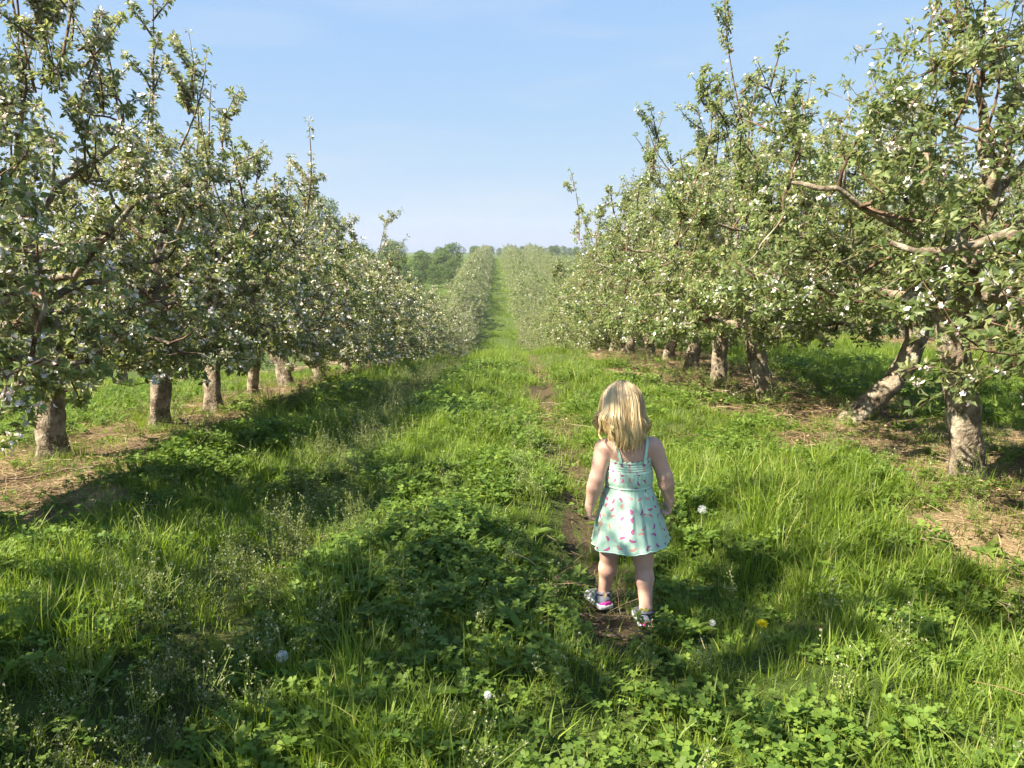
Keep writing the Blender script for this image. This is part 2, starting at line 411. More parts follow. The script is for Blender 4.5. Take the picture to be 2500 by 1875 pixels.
    if len(hi):
        pick = hi[r.randint(0, len(hi), sprouts)]
        for p in pick:
            ln = r.uniform(.3, 1.) ** 1.5 * 1.05 * (Ht / 2.6)
            dr = nrm(np.array([r.uniform(-.35, .35), r.uniform(-.35, .35), 1.]))
            t = np.linspace(0, 1, 7)[:, None]
            SP.append(p + dr * ln * t + r.randn(1, 3) * .06 * np.sin(t * 3.14) )
            if ln > .55:
                for q in range(2):
                    s0 = p + dr * ln * r.uniform(.25, .7); d2 = nrm(np.array([r.uniform(-1, 1), r.uniform(-1, 1), r.uniform(.4, 1.)]))
                    SP.append(s0 + d2 * r.uniform(.15, .35) * t)
    for (sx, sy, sz, ln) in spires:
        t = np.linspace(0, 1, 7)[:, None]
        b = np.array([sx * .55, sy * .55, sz - ln]); e = np.array([sx, sy, sz])
        SP.append(b + (e - b) * t + r.randn(1, 3) * .05 * np.sin(t * 3.14))
        for q in range(5):
            f = r.uniform(.2, .8); s0 = b + (e - b) * f; l2 = r.uniform(.2, .42)
            dr = nrm(np.array([r.uniform(-1, 1), r.uniform(-1, 1), r.uniform(.5, 1.2)]))
            SP.append(s0 + dr * l2 * t + r.randn(1, 3) * .02 * np.sin(t * 3.14))
    SP = np.array(SP) if len(SP) else np.zeros((0, 7, 3))
    tw = MB()
    tubes(tw, Q2, ra2, 4 if detail else 3); tubes(tw, Q3, ra3, tw_sides)
    tubes(tw, SP, np.broadcast_to(np.linspace(.010, .003, 7), SP.shape[:2]), 4 if detail else 3)
    # leaf rosettes along twigs
    def along(Q, n, lo):
        B, m, _ = Q.shape
        if B == 0: return np.zeros((0, 3)), np.zeros((0, 3))
        t = r.uniform(lo, 1, (B, n)) * (m - 1); t[:, 0] = m - 1 - 1e-3
        k = np.minimum(t.astype(int), m - 2); f = (t - k)[..., None]
        b = np.arange(B)[:, None]
        p = Q[b, k] * (1 - f) + Q[b, k + 1] * f
        return p.reshape(-1, 3), nrm(Q[b, k + 1] - Q[b, k]).reshape(-1, 3)
    a1 = along(Q3, int(round(n_ros)), .2); a2 = along(Q2, int(round(n_ros * .9)), .35); a3 = along(SP, int(round(n_ros * 2.2)), .12)
    RP = np.vstack([a1[0], a2[0], a3[0]]); RD = np.vstack([a1[1], a2[1], a3[1]])
    out = RP * np.array([1, 1, 0]); out = nrm(out + 1e-6)
    A = nrm(RD * .5 + out * .45 + np.array([0, 0, .6]) + .45 * r.randn(len(RP), 3))
    n = len(RP)
    ref = nrm(np.cross(A, r.randn(n, 3))); ref2 = np.cross(A, ref)
    nl = n_leaf
    ph = (np.arange(nl)[None] / nl * 2 * np.pi + r.uniform(-.5, .5, (n, nl)))
    rad_ = np.cos(ph)[..., None] * ref[:, None] + np.sin(ph)[..., None] * ref2[:, None]
    el = r.uniform(-.15, 1.0, (n, nl))[..., None]
    D = np.cos(el) * rad_ + np.sin(el) * A[:, None] + np.array([0, 0, -.12])
    Nn = -np.sin(el) * rad_ + np.cos(el) * A[:, None] + .25 * r.randn(n, nl, 3)
    Pp = RP[:, None] + A[:, None] * r.uniform(0, .02, (n, nl, 1)) * leaf + rad_ * .012 * leaf
    L = r.uniform(.027, .06, (n, nl)) * leaf; Wd = L * r.uniform(.45, .62, (n, nl))
    keep = (r.rand(n, nl) < .93).ravel()
    crn = np.clip(.42 + .26 * r.randn(n, nl) + .17 * r.randn(n, 1), 0, 1)
    lf = MB()
    leaves(lf, Pp.reshape(-1, 3)[keep], D.reshape(-1, 3)[keep], Nn.reshape(-1, 3)[keep], L.ravel()[keep], Wd.ravel()[keep], crn.ravel()[keep], leaf_detail)
    # blossom clusters
    fb = MB()
    bw = np.sin(RP[:, 0] * 6 + seed) * np.sin(RP[:, 1] * 6 + 1) + .6 * np.sin(RP[:, 2] * 7 + seed)
    sel = np.where(r.rand(n) < bloom * np.where(bw > 0, 1.6, .4))[0]
    if len(sel) and flowers:
        fp = RP[sel][:, None] + A[sel][:, None] * .02 * leaf + r.randn(len(sel), flowers, 3) * .015 * leaf
        fa = nrm(A[sel][:, None] + .6 * r.randn(len(sel), flowers, 3))
        fp = fp.reshape(-1, 3); fa = fa.reshape(-1, 3)
        sel2 = r.rand(len(fp)) < .8; fp, fa = fp[sel2], fa[sel2]; m = len(fp)
        r1 = nrm(np.cross(fa, r.randn(m, 3))); r2 = np.cross(fa, r1)
        p5 = np.arange(5) / 5 * 2 * np.pi + r.rand(m, 1) * 6
        rd = np.cos(p5)[..., None] * r1[:, None] + np.sin(p5)[..., None] * r2[:, None]
        Dd = rd + fa[:, None] * r.uniform(.1, .8, (m, 1, 1))
        Nf = fa[:, None] - rd * .3
        Lf = np.repeat(r.uniform(.011, .019, m), 5) * leaf * petal
        cr = np.repeat(np.clip(.62 + .4 * r.randn(m), 0, 1), 5)
        leaves(fb, np.repeat(fp, 5, 0), Dd.reshape(-1, 3), Nf.reshape(-1, 3), Lf, Lf * .95, cr, 0, fold=.15, droop=-.1)
    lm = []
    for Q, ra in limbs:
        b = MB(); tubes(b, Q[None], ra[None], 9 if detail else 5); lm.append(b)
    return dict(trunk=trunk_mb, limbs=lm, twigs=tw, leaves=lf, bloom=fb)

TRIS = [0]
def tree_meshes(g, merge_limbs=False):
    d = {}
    for mbx in [g['trunk'], g['twigs'], g['leaves'], g['bloom']] + g['limbs']: TRIS[0] += mbx.tris()
    if merge_limbs:
        for b in g['limbs']:
            g['trunk'].add(np.concatenate(b.v), np.concatenate(b.q))
        d['limbs'] = []
    else:
        d['limbs'] = [b.mesh('limb', M['bark']) for b in g['limbs']]
    d['trunk'] = g['trunk'].mesh('trunk', M['bark']); d['twigs'] = g['twigs'].mesh('twigs', M['twig'])
    d['crown'] = g['leaves'].mesh('crown', M['apple_leaf'], smooth=False); d['bloom'] = g['bloom'].mesh('blossoms', M['blossom'], smooth=False) if g['bloom'].n else None
    return d

def place_tree(d, x, y, label, group, rot=0., sc=1., name='apple_tree', cat='apple tree', twigs=True):
    root = obj(name, None, loc=(x, y, float(H(x, y))))
    root.rotation_euler = (0, 0, rot); root.scale = (sc,) * 3
    root.empty_display_size = .2
    tag(root, label, cat, group)
    t = obj('trunk', d['trunk'], root)
    for m in d['limbs']: obj('limb', m, t)
    c = obj('crown', d['crown'], root, kind='stuff')
    if twigs: obj('twigs', d['twigs'], c, kind='stuff')
    if d['bloom'] is not None: obj('blossoms', d['bloom'], c, kind='stuff')
    return root

GL, GR = 'apple trees of the row left of the lane', 'apple trees of the row right of the lane'
# near trees, each built for itself
near = [
 # x, y, label, group, kwargs
 (-3.05, 3.45, 'apple tree whose leafy boughs hang into the picture at the left edge', GL, dict(seed=11, Ht=2.75, R=1.4, bloom=.42, leaf_detail=1)),
 (-3.08, 5.22, 'leftmost visible apple tree trunk, thick and pale grey at its foot', GL, dict(seed=12, Ht=2.8, R=1.35, r0=.09, bloom=.42, leaf_detail=1, base=.5, skirt=.24,
     trunk=[(0, 0, -.12), (0, 0, .1), (.02, 0, .45), (.04, .02, .7), (0, .05, 1.1)], sprouts=30, spires=((-.3, 0, 3.6, 1.2), (.15, .3, 3.4, .9), (-.6, -.2, 3.3, .9), (.35, -.2, 3.5, 1.1)))),
 (-2.98, 6.64, 'apple tree with forked trunk, second from the left', GL, dict(seed=13, sprouts=11, boughs=(([(.04, 0, .4), (.14, -.02, .52), (.25, -.03, .68), (.3, -.03, .95)], .05),), Ht=2.6, R=1.4, r0=.083, bloom=.42, base=.5, skirt=.22,
     trunk=[(0, 0, -.12), (.01, 0, .12), (.05, 0, .4), (.07, .02, .6), (.0, .05, 1.0)], spires=((.25, 0, 3.75, 1.3), (.6, .1, 3.15, .8), (-.3, .2, 3.4, .8)))),
 (-2.93, 7.81, 'apple tree with short split trunk, third from the left', GL, dict(seed=14, Ht=2.6, R=1.4, r0=.085, bloom=.42, spires=((-.1, .3, 3.75, 1.2), (.4, .2, 3.2, .7)))),
 (-2.95, 9.13, 'thin pale trunked apple tree, fourth from the left', GL, dict(seed=15, sprouts=9, Ht=2.4, R=1.35, r0=.06, bloom=.42, spires=((.3, .0, 2.95, .6),))),
 (-3.05, 11.02, 'apple tree with trunk bent over to the left, fifth from the left', GL, dict(seed=16, sprouts=9, Ht=2.55, R=1.5, r0=.105, bloom=.42,
     trunk=[(0, 0, -.12), (-.01, 0, .12), (-.04, 0, .4), (-.2, .02, .62), (-.4, .05, .9)], spires=((.5, .0, 2.95, .6),))),
 (-2.95, 12.7, 'apple tree behind the bent trunk, sixth from the left', GL, dict(seed=17, sprouts=9, Ht=2.35, R=1.45, r0=.09, bloom=.42, spires=((.6, 0, 2.75, .6),))),
 (-2.85, 14.4, 'apple tree with short upright trunk, seventh from the left', GL, dict(seed=18, Ht=2.3, R=1.4, r0=.09, bloom=.42)),
 (-2.8, 16.2, 'apple tree with trunk leaning to the right, eighth from the left', GL, dict(seed=19, Ht=2.3, R=1.4, r0=.1, bloom=.42,
     trunk=[(0, 0, -.12), (.02, 0, .12), (.14, 0, .4), (.28, .02, .6), (.3, .05, 1.0)], spires=((.6, 0, 3.35, 1.0),))),
 (3.25, 2.75, 'apple tree whose boughs reach in at the right edge, nearest to the camera', GR, dict(seed=31, Ht=2.6, R=1.5, Ry=1.3, boughs=(([(0, 0, 1.25), (-.5, .2, 1.5), (-.9, .45, 1.5), (-1.2, .65, 1.33), (-1.42, .85, 1.38)], .042),), bloom=.2, leaf_detail=1, base=.5)),
 (2.84, 4.44, 'apple tree with stout gnarled trunk, rightmost in the picture', GR, dict(seed=32, Ht=2.75, R=1.45, r0=.088, bloom=.2, leaf_detail=1, base=.9, skirt=.1,
     trunk=[(0, 0, -.12), (-.01, 0, .1), (-.06, 0, .4), (-.13, .02, .75), (-.2, .05, 1.1), (-.05, .05, 1.5)], spires=((-.25, 0, 3.7, 1.6), (.3, .2, 3.5, 1.2)))),
 (2.95, 6.33, 'apple tree with thick trunk leaning far over to the right', GR, dict(seed=33, boughs=(([(.45, .04, 1.0), (.1, -.15, .95), (-.3, -.3, 1.2), (-.7, -.35, 1.15), (-.8, -.35, 1.45)], .04),), Ht=2.55, R=1.5, r0=.088, bloom=.2, leaf_detail=1, base=.85, skirt=.08,
     trunk=[(-.02, 0, -.12), (.02, 0, .02), (.26, .02, .2), (.46, .03, .4), (.6, .04, .62), (.56, .05, 1.05)], spires=((-.9, 0, 2.9, .7),))),
 (2.78, 7.75, 'apple tree with short trunk, third from the right', GR, dict(seed=34, Ht=2.55, R=1.55, r0=.09, bloom=.2, base=.62, spires=((-.6, .1, 4.05, 1.4), (-.9, 0, 3.2, .8), (-.5, .3, 3.4, .9)))),
 (2.73, 9.29, 'apple tree with a bough arching to the left, fourth from the right', GR, dict(seed=35, boughs=(([(0, 0, .5), (-.22, -.05, .78), (-.5, -.1, .93), (-.75, -.1, .9), (-1., -.1, .78)], .042),), Ht=2.9, R=1.55, r0=.09, bloom=.2, spires=((-.35, .2, 3.3, .8), (-1.0, 0, 3.1, .7)))),
 (2.8, 10.99, 'apple tree with dark upright trunk, fifth from the right', GR, dict(seed=36, Ht=2.95, R=1.6, r0=.1, bloom=.2, spires=((-.9, 0, 3.3, .7),))),
 (2.95, 13.2, 'apple tree with paired stems, sixth from the right', GR, dict(seed=37, Ht=3.0, R=1.7, r0=.09, bloom=.2)),
 (3.0, 14.9, 'apple tree with short dark trunk, seventh from the right', GR, dict(seed=38, Ht=3.0, R=1.7, r0=.09, bloom=.2)),
 (2.95, 16.9, 'apple tree with pale trunk, eighth from the right', GR, dict(seed=39, Ht=3.0, R=1.7, r0=.09, bloom=.2)),
]
for x, y, lab, grp, kw in near:
    if grp == GL: kw = dict(kw, west=1.1, n_twig=420, n_sec=62, Ry=(.68 if y < 12 else 1.05), **({'base': .3} if y > 10.5 else {}))
    else: kw = dict(kw, west=.12, **({'base': .4} if y > 10.5 else {}))
    if y > 12.5: kw = dict(kw, n_twig=380, n_sec=55, leaf=1.15)
    if y > 7.2: kw = dict(kw, flowers=2, petal=1.3)
    if grp == GL: kw = dict(kw, bloom=.6)
    g = gen_tree(**kw)
    place_tree(tree_meshes(g), x, y, lab, grp)

rr = np.random.RandomState(77)
# shared trees: B (behind the near rows and beside the camera), C (middle distance), D (far slope)
VB = [tree_meshes(gen_tree(100 + i, Ht=2.8 + .15 * i, R=1.4, n_twig=300, n_sec=55, n_ros=5, leaf=1.2, bloom=.18, flowers=3), True) for i in range(3)]
VC = [tree_meshes(gen_tree(120 + i, Ht=(2.4 if i < 3 else 2.65) + .12 * (i % 3), R=1.65, Ry=1.2, base=.12, n_twig=230, n_sec=45, n_ros=4, leaf=1.65, bloom=(.55 if i < 3 else .2), flowers=2, detail=0, sprouts=10), True) for i in range(6)]
VD = [tree_meshes(gen_tree(140 + i, Ht=3.2 + .2 * (i % 3), R=2.35, Ry=1.25, base=.2, n_twig=165, n_sec=30, n_ros=3, n_leaf=5, leaf=2.9, bloom=(.55 if i < 3 else .2), flowers=1, detail=0, sprouts=7), True) for i in range(6)]

# added tree out of view, crown set high to dapple shade over the child
VS = tree_meshes(gen_tree(90, Ht=4.25, R=1.5, Ry=1.0, base=2.1, trunk=[(0, 0, -.12), (0, 0, .2), (.03, 0, .8), (.0, .05, 1.4), (.05, .03, 1.9)], r0=.11, n_twig=250, n_sec=45, n_ros=5, leaf=1.15, bloom=.2, flowers=3, skirt=.05), True)
place_tree(VS, -2.65, 1.4, 'added unseen apple tree left of the camera, high crowned to shade the child', GL)
# neighbouring rows
for sx, lab in ((-1, 'blossoming apple tree in the next row beyond the left row'), (1, 'apple tree in the next row beyond the right row')):
    for k, y in enumerate(np.arange(2.5 if sx < 0 else 5., 27, 1.9)):
        xx = sx * (8.8 + rr.uniform(-.15, .15))
        place_tree(VB[rr.randint(3)], xx, y + rr.uniform(-.2, .2), lab, 'apple trees of the next row %s' % ('left' if sx < 0 else 'right'), rr.uniform(0, 6.28), rr.uniform(.95, 1.08))
# both rows on down the hill
for sx, lab, grp in ((-1, 'pale blossoming apple tree further down the left row', GL), (1, 'green apple tree further down the right row', GR)):
    y = 18.4
    while y < 62:
        v = VC[rr.randint(3) + (0 if sx < 0 else 3)]
        place_tree(v, sx * 2.95 + rr.uniform(-.12, .12), y, lab, grp, rr.uniform(0, 6.28), rr.uniform(.9, 1.06))
        y += rr.uniform(1.55, 1.95)
    y = 63.
    lab2 = lab.replace('further down the', 'on the far slope in the')
    while y < 222:
        v = VD[rr.randint(3) + (0 if sx < 0 else 3)]
        place_tree(v, sx * 3.0 + rr.uniform(-.15, .15), y, lab2, grp, rr.uniform(0, 6.28), rr.uniform(.88, 1.1), twigs=False)
        y += rr.uniform(2.0, 2.5)
for k, y in enumerate(np.arange(66, 215, 2.7)):
    place_tree(VD[3 + rr.randint(3)], 8.6 + rr.uniform(-.2, .2), y, 'apple tree on the far slope, in the row behind the right row', 'apple trees of the next row right', rr.uniform(0, 6.28), rr.uniform(.9, 1.15), twigs=False)

# woodland trees on the far hill
def gen_wood(seed, Ht, R, n=3600, leaf=.36):
    r = np.random.RandomState(seed)
    tr = MB()
    tp = np.array([[0, 0, -.3], [0, 0, Ht * .2], [r.uniform(-.3, .3), r.uniform(-.3, .3), Ht * .5], [r.uniform(-.4, .4), 0, Ht * .85]])
    u = np.linspace(0, 3, 10); P = np.stack([np.interp(u, range(4), tp[:, k]) for k in range(3)], -1)
    tubes(tr, P[None], np.linspace(.03 * Ht, .02, 10)[None], 7)
    ends = []
    Q = []
    for i in range(16):
        a = i * 2.4; z = Ht * (.08 + .78 * (i + r.rand()) / 16); e = np.array([math.cos(a), math.sin(a), 0]) * R * r.uniform(.45, .85) * math.sqrt(max(.1, 1 - ((z / Ht - .5) / .55) ** 2)) + np.array([0, 0, z + .12 * Ht])
        s = np.array([0, 0, z - .05 * Ht]); t = np.linspace(0, 1, 5)[:, None]
        Q.append(s + (e - s) * t); ends.append(e)
    tubes(tr, np.array(Q), np.broadcast_to(np.linspace(.008 * Ht, .01, 5), (16, 5)), 4)
    cl = np.array(ends + [np.array([0, 0, Ht * .9])])
    k = r.randint(0, len(cl), n); dr = nrm(r.randn(n, 3))
    rad = R * .42 * r.uniform(.25, 1, n) ** .5
    p = cl[k] + dr * rad[:, None] * np.array([1, 1, .85])
    p[:, 2] = np.abs(p[:, 2])
    lf = MB()
    leaves(lf, p, nrm(dr + r.randn(n, 3) * .7), nrm(dr + np.array([0, 0, .6]) + r.randn(n, 3) * .4), leaf * r.uniform(.6, 1.2, n), leaf * .7 * r.uniform(.6, 1.2, n), np.clip(r.rand(n), 0, 1), 1)
    TRIS[0] += tr.tris() + lf.tris()
    return dict(trunk=tr.mesh('trunk', M['twig']), limbs=[], crown=lf.mesh('crown', M['far_leaf'], smooth=False), twigs=None, bloom=None)
VW = [gen_wood(200 + i, 7 + i * .6, 2.6 + .3 * i) for i in range(3)]
VT = [gen_wood(210 + i, 14., 4.2, 4200, .5) for i in range(2)]
wl = [(-15.5, 118, .62), (-13.6, 112, .56), (-11.8, 120, .66), (-10.2, 110, .58), (-8.6, 118, .74), (-7.2, 124, .82), (-17.5, 125, .74), (-20, 118, .72), (-22.5, 128, .8), (-25, 120, .78), (-6.6, 112, .5), (-12.5, 130, .72), (-9.5, 134, .8), (-28, 140, .95), (-18.5, 142, .85), (-6.2, 100, .42), (-8.2, 102, .46), (-10.2, 98, .44), (-12.4, 103, .48)]
for x, y, s in wl:
    s *= .76
    place_tree(VW[rr.randint(3)], x, y, 'dark green broadleaf tree on the hill left of the far row', 'broadleaf trees on the left of the far hill', rr.uniform(0, 6.28), s, 'broadleaf_tree', 'tree', False)
for x, y, s, lab in ((-33.5, 148, .98, 'tall pale tree rising behind the left row'), (-44, 160, 1.0, 'tall pale tree far behind the left row, mostly hidden')):
    place_tree(VT[rr.randint(2)], x, y, lab, None, rr.uniform(0, 6.28), s, 'broadleaf_tree', 'tree', False)
for k in range(38):
    x = -10 + k * 1.8 + rr.uniform(-2.2, 2.2); y = 258 + rr.uniform(-14, 40)
    place_tree(VW[rr.randint(3)], x, y, 'hazy tree in the line along the hilltop', 'trees along the far hilltop', rr.uniform(0, 6.28), rr.uniform(.34, .52), 'hilltop_tree', 'tree', False)

# ------------------------------------------------------------------ ground cover, scattered clumps
def scatter(name, protos, pts, rot, scl, idx, label, cat=None):
    pc = bpy.data.collections.new(name + '_clumps')
    for k, m in enumerate(protos):
        pc.objects.link(bpy.data.objects.new('%s_clump_%02d' % (name, k), m))
    me = bpy.data.meshes.new(name)
    me.vertices.add(len(pts)); me.vertices.foreach_set('co', pts.astype(np.float32).ravel())
    a = me.attributes.new('rot', 'FLOAT_VECTOR', 'POINT'); a.data.foreach_set('vector', rot.astype(np.float32).ravel())
    a = me.attributes.new('scl', 'FLOAT_VECTOR', 'POINT'); a.data.foreach_set('vector', scl.astype(np.float32).ravel())
    a = me.attributes.new('idx', 'INT', 'POINT'); a.data.foreach_set('value', idx.astype(np.int32))
    me.update()
    o = obj(name, me, kind='stuff'); tag(o, label)
    ng = bpy.data.node_groups.new(name + '_scatter', 'GeometryNodeTree')
    ng.interface.new_socket('Geometry', in_out='INPUT', socket_type='NodeSocketGeometry')
    ng.interface.new_socket('Geometry', in_out='OUTPUT', socket_type='NodeSocketGeometry')
    gi = ng.nodes.new('NodeGroupInput'); go = ng.nodes.new('NodeGroupOutput')
    ci = ng.nodes.new('GeometryNodeCollectionInfo'); ci.inputs['Collection'].default_value = pc
    ci.inputs['Separate Children'].default_value = True; ci.inputs['Reset Children'].default_value = True
    ip = ng.nodes.new('GeometryNodeInstanceOnPoints'); ip.inputs['Pick Instance'].default_value = True
    def na(n, ty):
        x = ng.nodes.new('GeometryNodeInputNamedAttribute'); x.data_type = ty; x.inputs['Name'].default_value = n
        return x.outputs['Attribute']
    er = ng.nodes.new('FunctionNodeEulerToRotation')
    L = ng.links.new
    L(gi.outputs[0], ip.inputs['Points']); L(ci.outputs[0], ip.inputs['Instance'])
    L(na('idx', 'INT'), ip.inputs['Instance Index'])
    L(na('rot', 'FLOAT_VECTOR'), er.inputs[0]); L(er.outputs[0], ip.inputs['Rotation'])
    L(na('scl', 'FLOAT_VECTOR'), ip.inputs['Scale'])
    L(ip.outputs[0], go.inputs[0])
    md = o.modifiers.new('scatter', 'NODES'); md.node_group = ng
    return o

def blade_mesh(mb, r, n, spread, hmin, hmax, w, lean=.5, seg=3):
    a = r.rand(n) * 6.283; q = spread * np.sqrt(r.rand(n))
    P0 = np.stack([np.cos(a) * q, np.sin(a) * q, np.zeros(n) - .01], -1)
    h = r.uniform(hmin, hmax, n)
    b = a + r.uniform(-1.2, 1.2, n); ln = lean * r.uniform(.15, 1.0, n)
    dirh = np.stack([np.cos(b), np.sin(b), np.zeros(n)], -1)
    side = np.stack([-np.sin(b + r.uniform(-.9, .9, n)), np.cos(b), np.zeros(n)], -1); side = nrm(side)
    vs = []
    ts = np.linspace(0, 1, seg + 1)
    for t in ts[:-1]:
        c = P0 + dirh * (ln * h * t ** 1.9)[:, None] + np.array([0, 0, 1.]) * (h * (t - .28 * ln * t ** 2.4))[:, None]
        ww = (w * (1 - .55 * t) * r.uniform(.8, 1.2))
        vs += [c - side * ww / 2, c + side * ww / 2]
    t = 1.
    vs.append(P0 + dirh * (ln * h)[:, None] + np.array([0, 0, 1.]) * (h * (1 - .28 * ln))[:, None])
    V = np.stack(vs, 1); m = V.shape[1]
    qd = [[2 * i, 2 * i + 1, 2 * i + 3, 2 * i + 2] for i in range(seg - 1)]; tr = [[m - 3, m - 2, m - 1]]
    off = (np.arange(n) * m)[:, None, None]
    mb.add(V.reshape(-1, 3), (np.array(qd)[None] + off).reshape(-1, 4), (np.array(tr)[None] + off).reshape(-1, 3),
           np.repeat(np.clip(.5 + .22 * r.randn(n), 0, 1), m))

def grass_proto(seed, n=26, spread=.055, h=(.05, .14), w=.0042, lean=.6, seg=3):
    r = np.random.RandomState(seed); mb = MB()
    blade_mesh(mb, r, n, spread, h[0], h[1], w, lean, seg)
    return mb.mesh('grass_clump', M['grass'])

def clover_proto(seed, n=20, spread=.085, h=(.02, .085), rad=.0095):
    r = np.random.RandomState(seed); mb = MB()
    P = []; LP = []; LD = []; LN = []; LS = []; RN = []
    for i in range(n):
        a = r.rand() * 6.283; q = spread * math.sqrt(r.rand()); hh = r.uniform(*h)
        b = np.array([math.cos(a) * q * .6, math.sin(a) * q * .6, -.01]); e = np.array([math.cos(a) * q, math.sin(a) * q, hh])
        P.append([b, b * .5 + e * .5 + np.array([0, 0, .01]), e])
        up = nrm(np.array([r.normal(0, .33), r.normal(0, .33), 1.]))
        x0 = nrm(np.cross(up, r.randn(3))); y0 = np.cross(up, x0); s = rad * r.uniform(.65, 1.3); c = r.rand()
        for k in range(3):
            f = k * 2.094 + r.uniform(-.15, .15)
            d = nrm(math.cos(f) * x0 + math.sin(f) * y0 + up * r.uniform(-.1, .35))
            LP.append(e); LD.append(d); LN.append(up); LS.append(s); RN.append(np.clip(c * .7 + .3 * r.rand(), 0, 1))
    tubes(mb, np.array(P), np.full((n, 3), .0009), 3, rnd=np.full(n, .8))
    LP, LD, LN, LS, RN = map(np.array, (LP, LD, LN, LS, RN))
    S = nrm(np.cross(LN, LD)); Nn = np.cross(LD, S)
    # rounded heart-shaped leaflet: 7-gon fan with a light fold
    tt = np.array([0, .5, 1.25, 1.8, 1.7, 1.8, 1.25, .5]); ss = np.array([0, -.62, -.88, -.45, 0, .45, .88, .62])
    hh = .18 * np.abs(ss)
    v = LP[:, None] + LS[:, None, None] * (tt[:, None] * LD[:, None] + ss[:, None] * S[:, None] + hh[:, None] * Nn[:, None])
    off = (np.arange(len(LP)) * 8)[:, None, None]
    qd = np.array([[0, 1, 2, 4], [0, 4, 6, 7]]); tr = np.array([[2, 3, 4], [4, 5, 6]])
    mb.add(v.reshape(-1, 3), (qd[None] + off).reshape(-1, 4), (tr[None] + off).reshape(-1, 3), np.repeat(RN, 8))
    return mb.mesh('clover_clump', M['clover'])

def weed_proto(seed, n=4, h=(.14, .3)):
    """thin upright cresses with seed pods up the stem and a pale flower head"""
    r = np.random.RandomState(seed); mb = MB()
    for i in range(n):
        a = r.rand() * 6.28; b = np.array([math.cos(a), math.sin(a), 0]) * r.uniform(0, .05)
        hh = r.uniform(*h); d = np.array([r.normal(0, .12), r.normal(0, .12), 1.])
        t = np.linspace(0, 1, 5)[:, None]
        Q = b + d * hh * t + np.array([r.normal(0, .02), r.normal(0, .02), 0]) * np.sin(t * 3)
        stems = [Q]
        for k in range(r.randint(1, 4)):
            f = r.uniform(.25, .6); s = b + d * hh * f; dd = nrm(np.array([r.normal(0, .6), r.normal(0, .6), 1.])); l = hh * r.uniform(.25, .45)
            stems.append(s + dd * l * t)
        stems = np.array(stems)
        tubes(mb, stems, np.broadcast_to(np.linspace(.0014, .0008, 5), stems.shape[:2]), 3, rnd=r.uniform(.2, .7, len(stems)))
        for S_ in stems:
            m = 10
            f = r.uniform(.35, .97, m) * 4; k = np.minimum(f.astype(int), 3); u = (f - k)[:, None]
            p = S_[k] * (1 - u) + S_[k + 1] * u
            dr = nrm(np.stack([r.randn(m), r.randn(m), .5 + .3 * r.rand(m)], -1))
            leaves(mb, p + dr * .006, dr, r.randn(m, 3), np.full(m, .008), np.full(m, .006), r.uniform(.4, .9, m), 1)
            m = 7; dr = nrm(r.randn(m, 3) + np.array([0, 0, .8]))
            leaves(mb, np.repeat(S_[-1:], m, 0), dr, r.randn(m, 3), np.full(m, .005), np.full(m, .004), np.full(m, 1.), 1)
    # low basal leaves
    m = 7; a = r.rand(m) * 6.28
    dr = np.stack([np.cos(a), np.sin(a), r.uniform(.2, .8, m)], -1)
    leaves(mb, np.zeros((m, 3)), dr, np.tile([0, 0, 1.], (m, 1)), r.uniform(.03, .06, m), r.uniform(.008, .014, m), r.uniform(0, .3, m), 2)
    return mb.mesh('weed_clump', M['weed'], smooth=False)

def broad_proto(seed, n=7):
    r = np.random.RandomState(seed); mb = MB(); a = np.arange(n) * 2.4 + r.uniform(-.3, .3, n)
    dr = np.stack([np.cos(a), np.sin(a), r.uniform(.35, 1.3, n)], -1)
    up = np.stack([-np.cos(a) * .5, -np.sin(a) * .5, np.ones(n)], -1)
    L = r.uniform(.05, .11, n)
    leaves(mb, np.zeros((n, 3)), dr, up, L, L * r.uniform(.3, .42, n), r.uniform(.3, 1, n), 2, .3, .35)
    return mb.mesh('broadleaf_clump', M['clover'])

def straw_proto(seed, n=26, spread=.16, rr_=(.0006, .0017), ln=(.05, .26)):
    r = np.random.RandomState(seed); mb = MB()
    a = r.rand(n) * 6.28; c = np.stack([r.normal(0, spread, n), r.normal(0, spread, n), r.uniform(.002, .025, n)], -1)
    l = r.uniform(*ln, n); d = np.stack([np.cos(a), np.sin(a), r.normal(0, .06, n)], -1)
    t = np.linspace(-.5, .5, 4)[None, :, None]
    Q = c[:, None] + d[:, None] * l[:, None, None] * t + r.randn(n, 1, 3) * .012 * np.cos(t * 3.14)
    tubes(mb, Q, np.broadcast_to(r.uniform(*rr_, n)[:, None], (n, 4)), 3, rnd=r.rand(n))
    m = 14
    leaves(mb, np.stack([r.normal(0, spread, m), r.normal(0, spread, m), r.uniform(.004, .015, m)], -1), np.stack([r.randn(m), r.randn(m), .1 * r.randn(m)], -1),
           np.tile([0, 0, 1.], (m, 1)) + .3 * r.randn(m, 3), r.uniform(.015, .04, m), r.uniform(.008, .018, m), r.rand(m) * .8, 1)
    return mb.mesh('straw_clump', M['straw'])

R0 = np.random.RandomState(9)
def jit_points(x0, x1, y0, y1, dens):
    n = int((x1 - x0) * (y1 - y0) * dens)
    return R0.uniform(x0, x1, n), R0.uniform(y0, y1, n)
def in_view(x, y, m=.6):          # the wedge of ground in front of the camera and a step to either side
    return (np.abs(x) < .72 * y + 1.2 + m) & (y > .9)
def rot_rand(n, tilt=.12):
    return np.stack([R0.normal(0, tilt, n), R0.normal(0, tilt, n), R0.uniform(0, 6.283, n)], -1)

def zone(x, y):
    s = rows_strip(x + .25 * n_edge(x, y)); tr = np.clip(1.25 * track_r(x, y), 0, 1); tl = track_l(x, y)
    return s, tr, tl

